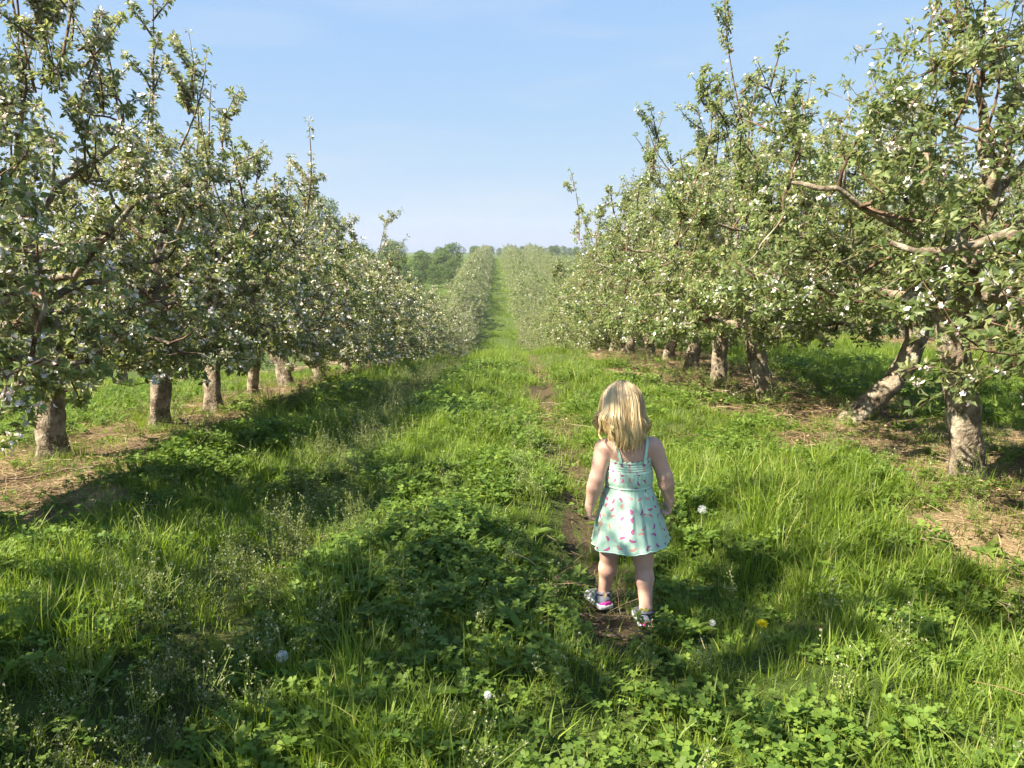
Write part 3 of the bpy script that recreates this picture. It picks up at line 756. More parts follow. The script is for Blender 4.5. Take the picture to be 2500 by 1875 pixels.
# grass
gp = [grass_proto(300 + i) for i in range(5)] + [grass_proto(310 + i, 20, .06, (.09, .22), .005, .8, 4) for i in range(3)] + [grass_proto(320 + i, 22, .07, (.03, .09), .0032, .9, 2) for i in range(3)]
gpt, gsc, gid = [], [], []
for (x0, x1, y0, y1, dn, sb) in ((-5, 5, .9, 6, 230, 1.), (-8, 8, 6, 13, 90, 1.25), (-7, 7, 13, 30, 62, 1.3), (-12, 12, 13, 30, 9, 1.8), (-5, 5, 30, 62, 26, 1.9), (-5, 5, 62, 225, 5.5, 4.), (-26, -5, 90, 225, 1.2, 6.5)):
    x, y = jit_points(x0, x1, y0, y1, dn)
    s, tr, tl = zone(x, y)
    g = .5 + .5 * np.tanh(1.2 * n_patch(x, y) - .2)
    d = (.35 + .65 * g) * (1 - .9 * s * (y < 90)) * (1 - .95 * tr * (y < 30)) * (1 - .75 * tl * (y < 40))
    k = (R0.rand(len(x)) < d) & in_view(x, y)
    x, y, g, s, tl = x[k], y[k], g[k], s[k], tl[k]
    tall = (g > .6) & (R0.rand(len(x)) < .38) & (s < .4) & (tl < .4)
    low = ((tl > .4) | (s > .4)) & (R0.rand(len(x)) < .8)
    i = R0.randint(0, 5, len(x)); i = np.where(tall, R0.randint(5, 8, len(x)), i); i = np.where(low, R0.randint(8, 11, len(x)), i)
    sc = sb * R0.uniform(.6, 1.2, len(x)) * (.72 + .35 * g)
    gpt.append(np.stack([x, y, H(x, y)], -1)); gsc.append(np.stack([sc, sc, sc * (1 if sb < 2 else .55)], -1)); gid.append(i)
x, y = jit_points(-5, 5, .9, 9, 130); s, tr, tl = zone(x, y)
k = (R0.rand(len(x)) < (1 - .82 * s) * (1 - tr * np.where(y < 3.1, .88, .6))) & in_view(x, y); x, y = x[k], y[k]
sc = R0.uniform(.7, 1.5, len(x)); gpt.append(np.stack([x, y, H(x, y)], -1)); gsc.append(np.stack([sc * 1.3, sc * 1.3, sc], -1)); gid.append(R0.randint(8, 11, len(x)))
for tx, ty, n_t in ((.70, 2.60, 6), (.74, 2.70, 7), (.56, 2.46, 2)):
    x = tx + R0.normal(0, .045, n_t); y = ty + R0.normal(0, .04, n_t); sc = R0.uniform(.5, .9, n_t)
    gpt.append(np.stack([x, y, H(x, y)], -1)); gsc.append(np.stack([sc] * 3, -1)); gid.append(R0.choice([0, 1, 2, 8, 9], n_t))
for tx, ty, *_r in near:
    m_ = 26; aa = R0.rand(m_) * 6.283; qq = R0.uniform(.09, .3, m_); x = tx + np.cos(aa) * qq; y = ty + np.sin(aa) * qq
    sc = R0.uniform(.6, 1.2, m_); gpt.append(np.stack([x, y, H(x, y)], -1)); gsc.append(np.stack([sc] * 3, -1)); gid.append(R0.choice([0, 1, 2, 8, 9, 10], m_))
P_, S_, I_ = np.concatenate(gpt), np.concatenate(gsc), np.concatenate(gid)
scatter('grass', gp, P_, rot_rand(len(P_)), S_, I_, 'long green grass growing over the orchard lane')
NG = len(P_)

# clover
cp = [clover_proto(400 + i) for i in range(5)] + [clover_proto(410 + i, 16, .09, (.04, .11), .012) for i in range(3)]
cpt, csc, cid = [], [], []
for (x0, x1, y0, y1, dn, sb) in ((-5, 5, .9, 3.4, 230, .7), (-5, 5, 3.4, 6, 220, .66), (-6, 6, 6, 13, 90, .9)):
    x, y = jit_points(x0, x1, y0, y1, dn); s, tr, tl = zone(x, y)
    g = .5 + .5 * np.tanh(1.0 * n_clov(x, y) + .4)
    d = g * (1 - .92 * s) * (1 - tr * np.where(y < 3.4, .97, .9)) * (1 - .75 * tl)
    k = (R0.rand(len(x)) < d) & in_view(x, y); x, y, g = x[k], y[k], g[k]
    sc = sb * R0.uniform(.75, 1.25, len(x)) * (.75 + .45 * g)
    cpt.append(np.stack([x, y, H(x, y)], -1)); csc.append(np.stack([sc, sc, sc], -1)); cid.append(R0.randint(0, 8, len(x)))
P_, S_, I_ = np.concatenate(cpt), np.concatenate(csc), np.concatenate(cid)
scatter('clover', cp, P_, rot_rand(len(P_)), S_, I_, 'dark green clover spreading in patches between the grass')

# cresses along the wheel tracks, and a few elsewhere
wp = [weed_proto(500 + i) for i in range(5)]
x, y = jit_points(-4.5, 4.5, .9, 16, 80); s, tr, tl = zone(x, y)
d = 1. * tl + .13 * np.exp(-((x - TRC(y) + .05) / .5) ** 2) * (1 - tr) + .025 + .06 * s
k = (R0.rand(len(x)) < d) & in_view(x, y); x, y = x[k], y[k]
sc = R0.uniform(.5, 1.15, len(x))
P_ = np.stack([x, y, H(x, y)], -1)
scatter('flowering_weeds', wp, P_, rot_rand(len(P_), .1), np.stack([sc] * 3, -1), R0.randint(0, 5, len(x)), 'thin flowering weeds with pale seed heads along the wheel tracks')

bp = [broad_proto(520 + i) for i in range(4)]
x, y = jit_points(-4.5, 4.5, .9, 9, 9); s, tr, tl = zone(x, y)
k = (R0.rand(len(x)) < (1 - tr) * (1 - .5 * s)) & in_view(x, y); x, y = x[k], y[k]
sc = R0.uniform(.6, 1.3, len(x)); P_ = np.stack([x, y, H(x, y)], -1)
scatter('broadleaf_weeds', bp, P_, rot_rand(len(P_), .15), np.stack([sc] * 3, -1), R0.randint(0, 4, len(x)), 'broad leaved weeds standing among the clover')

# straw, dead twigs
sp = [straw_proto(540 + i) for i in range(4)]
x, y = jit_points(-9.5, 9.5, 1, 18, 24); s, tr, tl = zone(x, y)
d = s * .95 + .4 * tr + .12 * tl
k = (R0.rand(len(x)) < d) & in_view(x, y, 1.); x, y = x[k], y[k]
sc = R0.uniform(.6, 1.3, len(x)); P_ = np.stack([x, y, H(x, y)], -1)
scatter('straw_litter', sp, P_, rot_rand(len(P_), .05), np.stack([sc] * 3, -1), R0.randint(0, 4, len(x)), 'dry straw and dead twigs lying under the tree rows')
print('TREE TRIS', TRIS[0], 'grass clumps', NG)

# ------------------------------------------------------------------ the dirt path the child walks on
ys = np.arange(2.35, 12, .07); us = np.linspace(-1, 1, 9)
Yg, Ug = np.meshgrid(ys, us, indexing='ij')
hw = .1 - .003 * Yg + .03 * n_fine(Yg * 0 + np.sign(Ug), Yg) + .02 * n_lump(Ug * 0, Yg)
Xg = TRC(Yg) + .035 * n_edge(Yg * 0, Yg) + Ug * np.clip(hw, .05, .2)
mb = MB(); ii = (np.arange(len(ys) - 1)[:, None] * 9 + np.arange(8)).ravel()
mb.add(np.stack([Xg, Yg, H(Xg, Yg) + .004], -1).reshape(-1, 3), np.stack([ii, ii + 1, ii + 10, ii + 9], -1))
def path_mat():
    m, t = new_mat('path_soil'); tc = t.nodes.new('ShaderNodeTexCoord')
    n = nd(t, 'ShaderNodeTexNoise', Scale=60., Detail=8., Roughness=.72); t.links.new(tc.outputs['Object'], n.inputs['Vector'])
    n2 = nd(t, 'ShaderNodeTexNoise', Scale=5., Detail=5.); t.links.new(tc.outputs['Object'], n2.inputs['Vector'])
    c = mixc(t, n2.outputs[0], ramp(t, n.outputs[0], [(.3, (.035, .022, .016)), (.55, (.085, .055, .04)), (.75, (.18, .125, .09))]),
             ramp(t, n.outputs[0], [(.3, (.045, .04, .02)), (.6, (.09, .085, .04)), (.8, (.16, .14, .07))]))
    p = nd(t, 'ShaderNodeBsdfPrincipled', Roughness=.95); t.links.new(c, p.inputs['Base Color']); p.inputs['Specular IOR Level'].default_value = .1
    b = nd(t, 'ShaderNodeBump', Strength=.9, Distance=.02); t.links.new(n.outputs[0], b.inputs['Height']); t.links.new(b.outputs[0], p.inputs['Normal'])
    o = t.nodes.new('ShaderNodeOutputMaterial'); t.links.new(p.outputs[0], o.inputs[0]); return m
tag(obj('path', mb.mesh('path', path_mat()), kind='structure'), 'narrow bare dirt path worn along the right wheel track')

# ------------------------------------------------------------------ the child
def plain(name, col, rough=.6, spec=.3, sss=0., bump=0., bscale=200., var=0.):
    m, t = new_mat(name)
    p = nd(t, 'ShaderNodeBsdfPrincipled', Roughness=rough); p.inputs['Specular IOR Level'].default_value = spec
    p.inputs['Base Color'].default_value = (*col, 1)
    tc = t.nodes.new('ShaderNodeTexCoord')
    if var:
        n = nd(t, 'ShaderNodeTexNoise', Scale=22., Detail=4.); t.links.new(tc.outputs['Object'], n.inputs['Vector'])
        t.links.new(ramp(t, n.outputs[0], [(.3, tuple(c * (1 - var) for c in col)), (.7, tuple(min(1, c * (1 + var)) for c in col))]), p.inputs['Base Color'])
    if sss: p.inputs['Subsurface Weight'].default_value = sss; p.inputs['Subsurface Radius'].default_value = (.012, .005, .003); p.inputs['Subsurface Scale'].default_value = 1.
    if bump:
        n = nd(t, 'ShaderNodeTexNoise', Scale=bscale, Detail=3.); t.links.new(tc.outputs['Object'], n.inputs['Vector'])
        b = nd(t, 'ShaderNodeBump', Strength=bump, Distance=.002); t.links.new(n.outputs[0], b.inputs['Height']); t.links.new(b.outputs[0], p.inputs['Normal'])
    o = t.nodes.new('ShaderNodeOutputMaterial'); t.links.new(p.outputs[0], o.inputs[0]); return m
M['skin'] = plain('skin', (.56, .345, .27), .55, .3, .2, .1, 300, .1)
M['mint'] = plain('mint_cotton', (.44, .66, .54), .85, .1, 0, .3, 500, .05)
M['sole'] = plain('white_rubber', (.55, .56, .6), .6, .3, 0, .1, 120, .1)
M['shoe'] = plain('slate_mesh_fabric', (.10, .11, .15), .8, .2, 0, .1, 700, .2)
M['toe'] = plain('grey_mesh_fabric', (.25, .24, .29), .8, .2, 0, .1, 700, .1)
M['teal'] = plain('teal_trim', (.04, .15, .18), .6, .3)
M['magenta'] = plain('magenta_heel', (.46, .03, .26), .6, .3)
M['eye'] = plain('eye_white', (.8, .8, .78), .15, .5); M['iris'] = plain('blue_iris', (.06, .12, .2), .15, .5)
M['lip'] = plain('lip', (.52, .2, .18), .5, .3)

def hair_mat():
    m, t = new_mat('blond_hair')
    a = t.nodes.new('ShaderNodeAttribute'); a.attribute_name = 'rnd'
    b = t.nodes.new('ShaderNodeAttribute'); b.attribute_name = 'along'
    c1 = ramp(t, a.outputs['Fac'], [(0, (.5, .35, .17)), (.45, (.8, .63, .36)), (1, (.92, .8, .55))])
    c2 = ramp(t, b.outputs['Fac'], [(0, (.72, .72, .75)), (.35, (.95, .95, .95)), (1, (1., .95, .8))])
    c = mixc(t, 1., c1, c2, 'MULTIPLY')
    p = nd(t, 'ShaderNodeBsdfPrincipled', Roughness=.38); p.inputs['Specular IOR Level'].default_value = .45
    t.links.new(c, p.inputs['Base Color'])
    tr = t.nodes.new('ShaderNodeBsdfTranslucent'); t.links.new(c, tr.inputs[0])
    ms = nd(t, 'ShaderNodeMixShader'); ms.inputs[0].default_value = .25
    o = t.nodes.new('ShaderNodeOutputMaterial')
    t.links.new(p.outputs[0], ms.inputs[1]); t.links.new(tr.outputs[0], ms.inputs[2]); t.links.new(ms.outputs[0], o.inputs[0]); return m
M['hair'] = hair_mat()

def dress_mat():
    m, t = new_mat('mint_melon_print')
    uv = t.nodes.new('ShaderNodeUVMap'); uv.uv_map = 'cloth'
    sc = nd(t, 'ShaderNodeVectorMath', operation='SCALE'); sc.inputs['Scale'].default_value = 1 / .034; t.links.new(uv.outputs[0], sc.inputs[0])
    v = nd(t, 'ShaderNodeTexVoronoi', Scale=1., Randomness=.6); v.voronoi_dimensions = '2D'; t.links.new(sc.outputs[0], v.inputs['Vector'])
    sub = nd(t, 'ShaderNodeVectorMath', operation='SUBTRACT'); t.links.new(sc.outputs[0], sub.inputs[0]); t.links.new(v.outputs['Position'], sub.inputs[1])
    sep = t.nodes.new('ShaderNodeSeparateColor'); t.links.new(v.outputs['Color'], sep.inputs[0])
    an = nd(t, 'ShaderNodeMath', operation='MULTIPLY'); an.inputs[1].default_value = 6.283; t.links.new(sep.outputs[0], an.inputs[0])
    vr = nd(t, 'ShaderNodeVectorRotate'); vr.rotation_type = 'Z_AXIS'; t.links.new(sub.outputs[0], vr.inputs['Vector']); t.links.new(an.outputs[0], vr.inputs['Angle'])
    sx = t.nodes.new('ShaderNodeSeparateXYZ'); t.links.new(vr.outputs[0], sx.inputs[0])
    ln = nd(t, 'ShaderNodeVectorMath', operation='LENGTH'); t.links.new(vr.outputs[0], ln.inputs[0])
    def M2(op, a, b):
        n = nd(t, 'ShaderNodeMath', operation=op)
        for k, x in enumerate((a, b)):
            if isinstance(x, (int, float)): n.inputs[k].default_value = x
            else: t.links.new(x, n.inputs[k])
        return n.outputs[0]
    half = M2('MULTIPLY', M2('LESS_THAN', ln.outputs['Value'], .30), M2('GREATER_THAN', sx.outputs[1], .03))
    core = M2('MULTIPLY', M2('LESS_THAN', ln.outputs['Value'], .23), M2('GREATER_THAN', sx.outputs[1], .03))
    hue = ramp(t, sep.outputs[1], [(0, (.5, .14, .32)), (.55, (.54, .16, .34)), (.6, (.68, .34, .29)), (1, (.7, .4, .33))])
    rim = ramp(t, sep.outputs[1], [(0, (.38, .07, .24)), (.55, (.4, .08, .26)), (.6, (.6, .26, .24)), (1, (.62, .28, .25))])
    c = mixc(t, half, (.46, .66, .545), rim); c = mixc(t, core, c, hue)
    p = nd(t, 'ShaderNodeBsdfPrincipled', Roughness=.85); p.inputs['Specular IOR Level'].default_value = .12
    t.links.new(c, p.inputs['Base Color'])
    n = nd(t, 'ShaderNodeTexNoise', Scale=30., Detail=4.); tc = t.nodes.new('ShaderNodeTexCoord'); t.links.new(tc.outputs['Object'], n.inputs['Vector'])
    b = nd(t, 'ShaderNodeBump', Strength=.35, Distance=.006); t.links.new(n.outputs[0], b.inputs['Height']); t.links.new(b.outputs[0], p.inputs['Normal'])
    tr = t.nodes.new('ShaderNodeBsdfTranslucent'); t.links.new(c, tr.inputs[0])
    ms = nd(t, 'ShaderNodeMixShader'); ms.inputs[0].default_value = .15
    o = t.nodes.new('ShaderNodeOutputMaterial')
    t.links.new(p.outputs[0], ms.inputs[1]); t.links.new(tr.outputs[0], ms.inputs[2]); t.links.new(ms.outputs[0], o.inputs[0]); return m
M['dress'] = dress_mat()

def sdf_mesh(prims, lo, hi, vox):
    lo = np.array(lo); n = np.ceil((np.array(hi) - lo) / vox).astype(int) + 1
    F = np.full(n, 1., np.float32)
    for pr in prims:
        if pr[0] == 'cap':
            _, a, b, ra, rb, k = pr; a = np.array(a, float); b = np.array(b, float); mn = np.minimum(a, b) - max(ra, rb); mx = np.maximum(a, b) + max(ra, rb)
        else:
            _, c, rd, k = pr[:4]; c = np.array(c, float); rd = np.array(rd, float); mn = c - rd.max(); mx = c + rd.max()
        i0 = np.clip(((mn - .045 - lo) / vox).astype(int), 0, n - 1); i1 = np.clip(((mx + .045 - lo) / vox).astype(int) + 2, 1, n)
        g = np.stack(np.meshgrid(*[lo[q] + np.arange(i0[q], i1[q]) * vox for q in range(3)], indexing='ij'), -1)
        if pr[0] == 'cap':
            ab = b - a; t = np.clip(((g - a) @ ab) / (ab @ ab), 0, 1)
            d = np.linalg.norm(g - a - t[..., None] * ab, axis=-1) - (ra + (rb - ra) * t)
        else:
            q = g - c
            k0 = np.linalg.norm(q / rd, axis=-1); k1 = np.linalg.norm(q / rd ** 2, axis=-1)
            d = k0 * (k0 - 1) / np.maximum(k1, 1e-6)
        sl = tuple(slice(i0[q], i1[q]) for q in range(3))
        f = F[sl]; h = np.maximum(k - np.abs(f - d), 0) / k
        F[sl] = np.minimum(f, d) - h * h * k / 4
    s = F < 0
    c8 = [s[a:n[0] - 1 + a, b:n[1] - 1 + b, c:n[2] - 1 + c] for a in (0, 1) for b in (0, 1) for c in (0, 1)]
    anyv = np.logical_or.reduce(c8); allv = np.logical_and.reduce(c8)
    cells = np.argwhere(anyv & ~allv)
    idx = -np.ones(n - 1, np.int64); idx[tuple(cells.T)] = np.arange(len(cells))
    acc = np.zeros((len(cells), 3)); cnt = np.zeros(len(cells))
    for ax in range(3):
        o1, o2 = [q for q in range(3) if q != ax]
        for u in (0, 1):
            for w in (0, 1):
                a = cells.copy(); a[:, o1] += u; a[:, o2] += w; b = a.copy(); b[:, ax] += 1
                fa = F[tuple(a.T)]; fb = F[tuple(b.T)]; m = (fa < 0) != (fb < 0)
                t = np.where(m, fa / np.where(m, fa - fb, 1), 0)
                p = a.astype(float); p[:, ax] += t
                acc[m] += p[m]; cnt[m] += 1
    V = lo + acc / cnt[:, None] * vox
    Q = []
    for ax in range(3):
        o1, o2 = (ax + 1) % 3, (ax + 2) % 3
        a = [slice(None)] * 3; b = [slice(None)] * 3; a[ax] = slice(0, n[ax] - 1); b[ax] = slice(1, n[ax])
        e = np.argwhere(s[tuple(a)] != s[tuple(b)])
        e = e[(e[:, o1] > 0) & (e[:, o2] > 0) & (e[:, o1] < n[o1] - 1) & (e[:, o2] < n[o2] - 1)]
        def cell(d1, d2):
            q = e.copy(); q[:, o1] -= d1; q[:, o2] -= d2; return idx[tuple(q.T)]
        q = np.stack([cell(1, 1), cell(0, 1), cell(0, 0), cell(1, 0)], -1)
        flip = ~s[tuple(e.T)]
        q[flip] = q[flip][:, ::-1]
        Q.append(q)
    Q = np.concatenate(Q)
    for _ in range(3):      # light smoothing
        S = np.zeros_like(V); C = np.zeros(len(V))
        for k in range(4):
            np.add.at(S, Q[:, k], V[Q[:, (k + 1) % 4]] + V[Q[:, (k + 3) % 4]]); np.add.at(C, Q[:, k], 2)
        V = .5 * V + .5 * S / np.maximum(C, 1)[:, None]
    return V, Q

CX, CY = .49, 2.72
child = obj('person', None, loc=(CX, CY, float(H(CX, CY)) + .004))
tag(child, 'small child with blond hair in mint melon print sundress walking away on the path', 'person')
child.rotation_euler = (0, 0, math.radians(3))

UP = np.array([0, 0, .042])      # trunk, arms and head sit this much above the first measure
hc = np.array([-.036, .010, .768])
pr = []
E_ = lambda c, r, k=.02: pr.append(('ell', np.array(c) + UP, r, k)); C_ = lambda a, b, ra, rb, k=.02: pr.append(('cap', np.array(a) + UP, np.array(b) + UP, ra, rb, k))
E_(hc, (.066, .080, .084)); E_((-.036, .04, .728), (.05, .052, .047)); E_((-.036, .0915, .742), (.0085, .011, .0085), .01)
E_((-.058, .072, .722), (.02, .018, .018), .02); E_((-.014, .072, .722), (.02, .018, .018), .02); E_((-.036, .078, .698), (.014, .012, .01), .015)
for sx in (-1, 1): E_((-.036 + sx * .068, .008, .752), (.007, .016, .02), .006)
C_((-.02, -.002, .63), (-.033, .002, .70), .034, .036, .03)
C_((-.085, 0, .632), (.066, 0, .632), .03, .03, .03)
E_((-.012, .0, .585), (.074, .052, .075), .03); E_((-.004, .010, .485), (.072, .066, .09), .03); E_((0, 0, .385), (.078, .064, .06), .03)
E_((-.045, -.03, .60), (.028, .02, .04), .02); E_((.024, -.03, .60), (.028, .02, .04), .02)
# arms
def arm(sh, el, wr, r):
    C_(sh, el, r[0], r[1], .02); m = np.array(el) * .7 + np.array(wr) * .3
    C_(el, m, r[1], r[1] * 1.03, .012); C_(m, wr, r[1] * 1.03, r[2], .012)
arm((-.104, .0, .626), (-.128, -.012, .515), (-.148, .010, .410), (.033, .0275, .0185))
arm((.083, .0, .628), (.124, -.012, .518), (.150, .006, .424), (.033, .0275, .0185))
def hand(w, side, curl):
    """palm hangs below the wrist, knuckles forward, fingers bend towards the thigh"""
    w = np.array(w, float); i = -side       # direction towards the body
    palm = w + np.array([0, .006, -.026])
    E_(w + np.array([0, .003, -.012]), (.0165, .019, .02), .01)
    E_(palm, (.0125, .021, .021), .008)
    for k in range(4):
        yy = .018 - .0115 * k; ln = (.021, .024, .0225, .018)[k]
        a = palm + np.array([-i * .003, yy, -.014]); 
        b = a + np.array([i * .006 * curl, .001, -ln * .62])
        c = b + np.array([i * ln * .75 * curl, 0, -ln * (.55 - .45 * curl)])
        d = c + np.array([i * ln * .35 * curl, 0, ln * (.5 * curl - .3)])
        C_(a, b, .0064, .0060, .003); C_(b, c, .0060, .0055, .003); C_(c, d, .0055, .0048, .003)
    a = w + np.array([i * .004, .016, -.012]); b = a + np.array([i * .007, .012, -.013]); c = b + np.array([i * .006, .002, -.014])
    C_(a, b, .0075, .0066, .005); C_(b, c, .0066, .0052, .003)
hand((-.148, .010, .410), -1, .7); hand((.150, .006, .424), 1, .9)
# legs
def leg(hip, kn, an):
    kn = np.array(kn, float); an = np.array(an, float); cf = kn * .62 + an * .38 + np.array([0, -.006, 0])
    L_ = lambda a, b, ra, rb, k: pr.append(('cap', a, b, ra, rb, k))
    L_(hip, kn, .050, .0345, .025); L_(kn, cf, .0335, .0315, .02); L_(cf, an, .0315, .0228, .02)
    L_(an, an + np.array([0, .0, -.03]), .0228, .022, .01)
leg((-.05, .0, .395), (-.060, .062, .238), (-.068, .112, .062))
leg((.048, .0, .395), (.056, -.004, .235), (.060, -.046, .062))
Vb, Qb = sdf_mesh(pr, (-.21, -.13, .02), (.21, .15, .925), .0031)
mb = MB(); mb.add(Vb, Qb)
body = obj('body', mb.mesh('body', M['skin']), child)

# eyes and mouth
def ball(mb, c, r, n=10):
    u = np.linspace(0, np.pi, n); w = np.arange(2 * n) / (2 * n) * 2 * np.pi
    v = np.stack([np.sin(u)[:, None] * np.cos(w), np.sin(u)[:, None] * np.sin(w), np.cos(u)[:, None] + 0 * w], -1) * np.array(r) + np.array(c)
    i = np.arange(n - 1)[:, None] * 2 * n; j = np.arange(2 * n); j2 = (j + 1) % (2 * n)
    mb.add(v.reshape(-1, 3), np.stack([i + j, i + 2 * n + j, i + 2 * n + j2, i + j2], -1).reshape(-1, 4))
for sx in (-1, 1):
    b = MB(); ball(b, (-.036 + sx * .024, .0755, .762), (.0105, .009, .0085)); e = obj('eye', b.mesh('eye', M['eye']), child, UP)
    b = MB(); ball(b, (-.036 + sx * .024, .0815, .762), (.005, .004, .005)); obj('iris', b.mesh('iris', M['iris']), e)
b = MB(); ball(b, (-.036, .0855, .7165), (.013, .006, .0045)); obj('mouth', b.mesh('mouth', M['lip']), child, UP)

# dress
ZK = [.262, .30, .36, .44, .478, .485, .492, .505, .54, .565, .592]
def dz(z, vals): return np.interp(z, ZK, vals)
th = np.arange(180) / 180 * 2 * np.pi
zz = np.concatenate([np.linspace(.262, .478, 34), np.linspace(.482, .54, 12), np.linspace(.5425, .592, 22)])
TH, ZZ = np.meshgrid(th, zz)
A_ = dz(ZZ, [.140, .130, .116, .097, .084, .0835, .084, .087, .085, .081, .079]); B_ = dz(ZZ, [.122, .115, .103, .088, .077, .0765, .077, .079, .075, .068, .062])
dn = np.clip((.48 - ZZ) / .21, 0, 1)
rs = np.random.RandomState(3)
fold = 0
for _k in range(26):
    c0 = rs.rand() * 2 * np.pi + rs.normal(0, .25) * dn; wd_ = rs.uniform(.05, .13) * (.6 + .7 * dn)
    da = (TH - c0 + np.pi) % (2 * np.pi) - np.pi
    fold = fold + rs.uniform(.4, 1.5) * rs.choice([1, 1, -.8]) * np.exp(-(da / wd_) ** 2) * np.clip(1 - rs.rand() * .5 * dn, 0, 1)
fold = fold + .25 * np.sin(7 * TH + 2 * dn)
up = np.clip((ZZ - .49) / .01, 0, 1) * np.clip((.545 - ZZ) / .01, 0, 1)
off = .0115 * dn ** .8 * fold + .0007 * up * np.sin(34 * TH + np.sin(ZZ * 90)) + .0016 * up * np.sin(9 * TH + 1 + ZZ * 40) + .0013 * np.clip((.487 - ZZ) / .005, 0, 1) * np.exp(-(.487 - ZZ) / .03) * np.sin(40 * TH)
smk = np.clip((ZZ - .545) / .004, 0, 1)
off = off + smk * (.0013 * np.sin((ZZ - .545) * 2 * np.pi / .0098) + .0007 * np.sin(70 * TH))
ruf = np.clip((ZZ - .584) / .008, 0, 1)
off = off + ruf * (.0025 + .002 * np.sin(26 * TH))
cxx = np.interp(ZZ, [.262, .592], [.006, -.010]); cyy = np.interp(ZZ, [.262, .40, .485, .592], [.004, .006, .008, .0])
Xd = cxx + (A_ + off) * np.cos(TH); Yd = cyy + (B_ + off) * np.sin(TH)
Zd = ZZ + dn * (.010 * np.cos(TH) - .004 * np.sin(TH) + .002 * np.sin(5 * TH + 1)) + ruf * .003 * np.sin(26 * TH + 1) - .008 * np.clip((ZZ - .54) / .05, 0, 1) * np.maximum(-np.sin(TH), 0) ** 2
nth, nzz = len(th), len(zz)
i = np.arange(nzz - 1)[:, None] * nth; j = np.arange(nth); j2 = (j + 1) % nth
q = np.stack([i + j, i + j2, i + nth + j2, i + nth + j], -1).reshape(-1, 4)
mb = MB(); mb.add(np.stack([Xd, Yd, Zd], -1).reshape(-1, 3), q)
me = mb.mesh('dress', M['dress'])
uvl = me.uv_layers.new(name='cloth')
vi = q.ravel(); uu = (TH / (2 * np.pi) * .62).ravel()[vi].reshape(-1, 4); vv = ZZ.ravel()[vi].reshape(-1, 4)
wrap = (uu.max(1) - uu.min(1)) > .3
uu[wrap] = np.where(uu[wrap] < .3, uu[wrap] + .62, uu[wrap])
uvl.data.foreach_set('uv', np.stack([uu.ravel(), vv.ravel()], -1).astype(np.float32).ravel())
dress = obj('dress', me, child, UP)
sm = dress.modifiers.new('thickness', 'SOLIDIFY'); sm.thickness = .0016; sm.offset = 1
def ring(zc, grow, rad, name, mat, parent, ph=0.):
    a, b_ = np.interp(zc, zz, A_[:, 0]), np.interp(zc, zz, B_[:, 0])
    k = int(np.abs(zz - zc).argmin())
    P = np.stack([Xd[k], Yd[k], Zd[k]], -1); c = P.mean(0); P = c + (P - c) * (1 + grow); P = np.vstack([P, P[:2]])
    mb = MB(); tubes(mb, P[None], np.full((1, len(P)), rad), 6)
    return obj(name, mb.mesh(name, mat), parent)
ring(.485, .004, .0042, 'waistband', M['mint'], dress); ring(.264, .004, .003, 'hem', M['mint'], dress)
ring(.545, .008, .0022, 'smocking_band', M['mint'], dress); ring(.592, .01, .0020, 'ruffle_edge', M['mint'], dress)
def ribbon(P, wdt, thk, N):
    P = np.array(P, float); u = np.linspace(0, len(P) - 1, 26)
    P = np.stack([np.interp(u, range(len(P)), P[:, k]) for k in range(3)], -1)
    for _ in range(3): P[1:-1] = .25 * P[:-2] + .5 * P[1:-1] + .25 * P[2:]
    T = nrm(np.gradient(P, axis=0)); S = np.array([1., 0, 0]) - T * T[:, :1]; S = nrm(S); Nv = np.cross(S, T)
    v = np.stack([P + S * sx * wdt + Nv * sn * thk for sx, sn in ((-1, -1), (1, -1), (1, 1), (-1, 1))], 1)
    mb = MB(); k = np.arange(25)[:, None] * 4; i = np.arange(4); j = (i + 1) % 4
    mb.add(v.reshape(-1, 3), np.stack([k + i, k + j, k + 4 + j, k + 4 + i], -1).reshape(-1, 4)); return mb
for xa, xb in ((-.052, -.074), (.036, .052)):
    P = [(xa, -.061, .583), (xa * .85 + xb * .15, -.0585, .605), (xa * .5 + xb * .5, -.050, .636), (xb, -.026, .664), (xb, .0, .670), (xb, .028, .660), (xa * .5 + xb * .5, .052, .625), (xa, .062, .590)]
    obj('strap', ribbon(P, .0048, .0012, None).mesh('strap', M['mint'], smooth=False), dress)

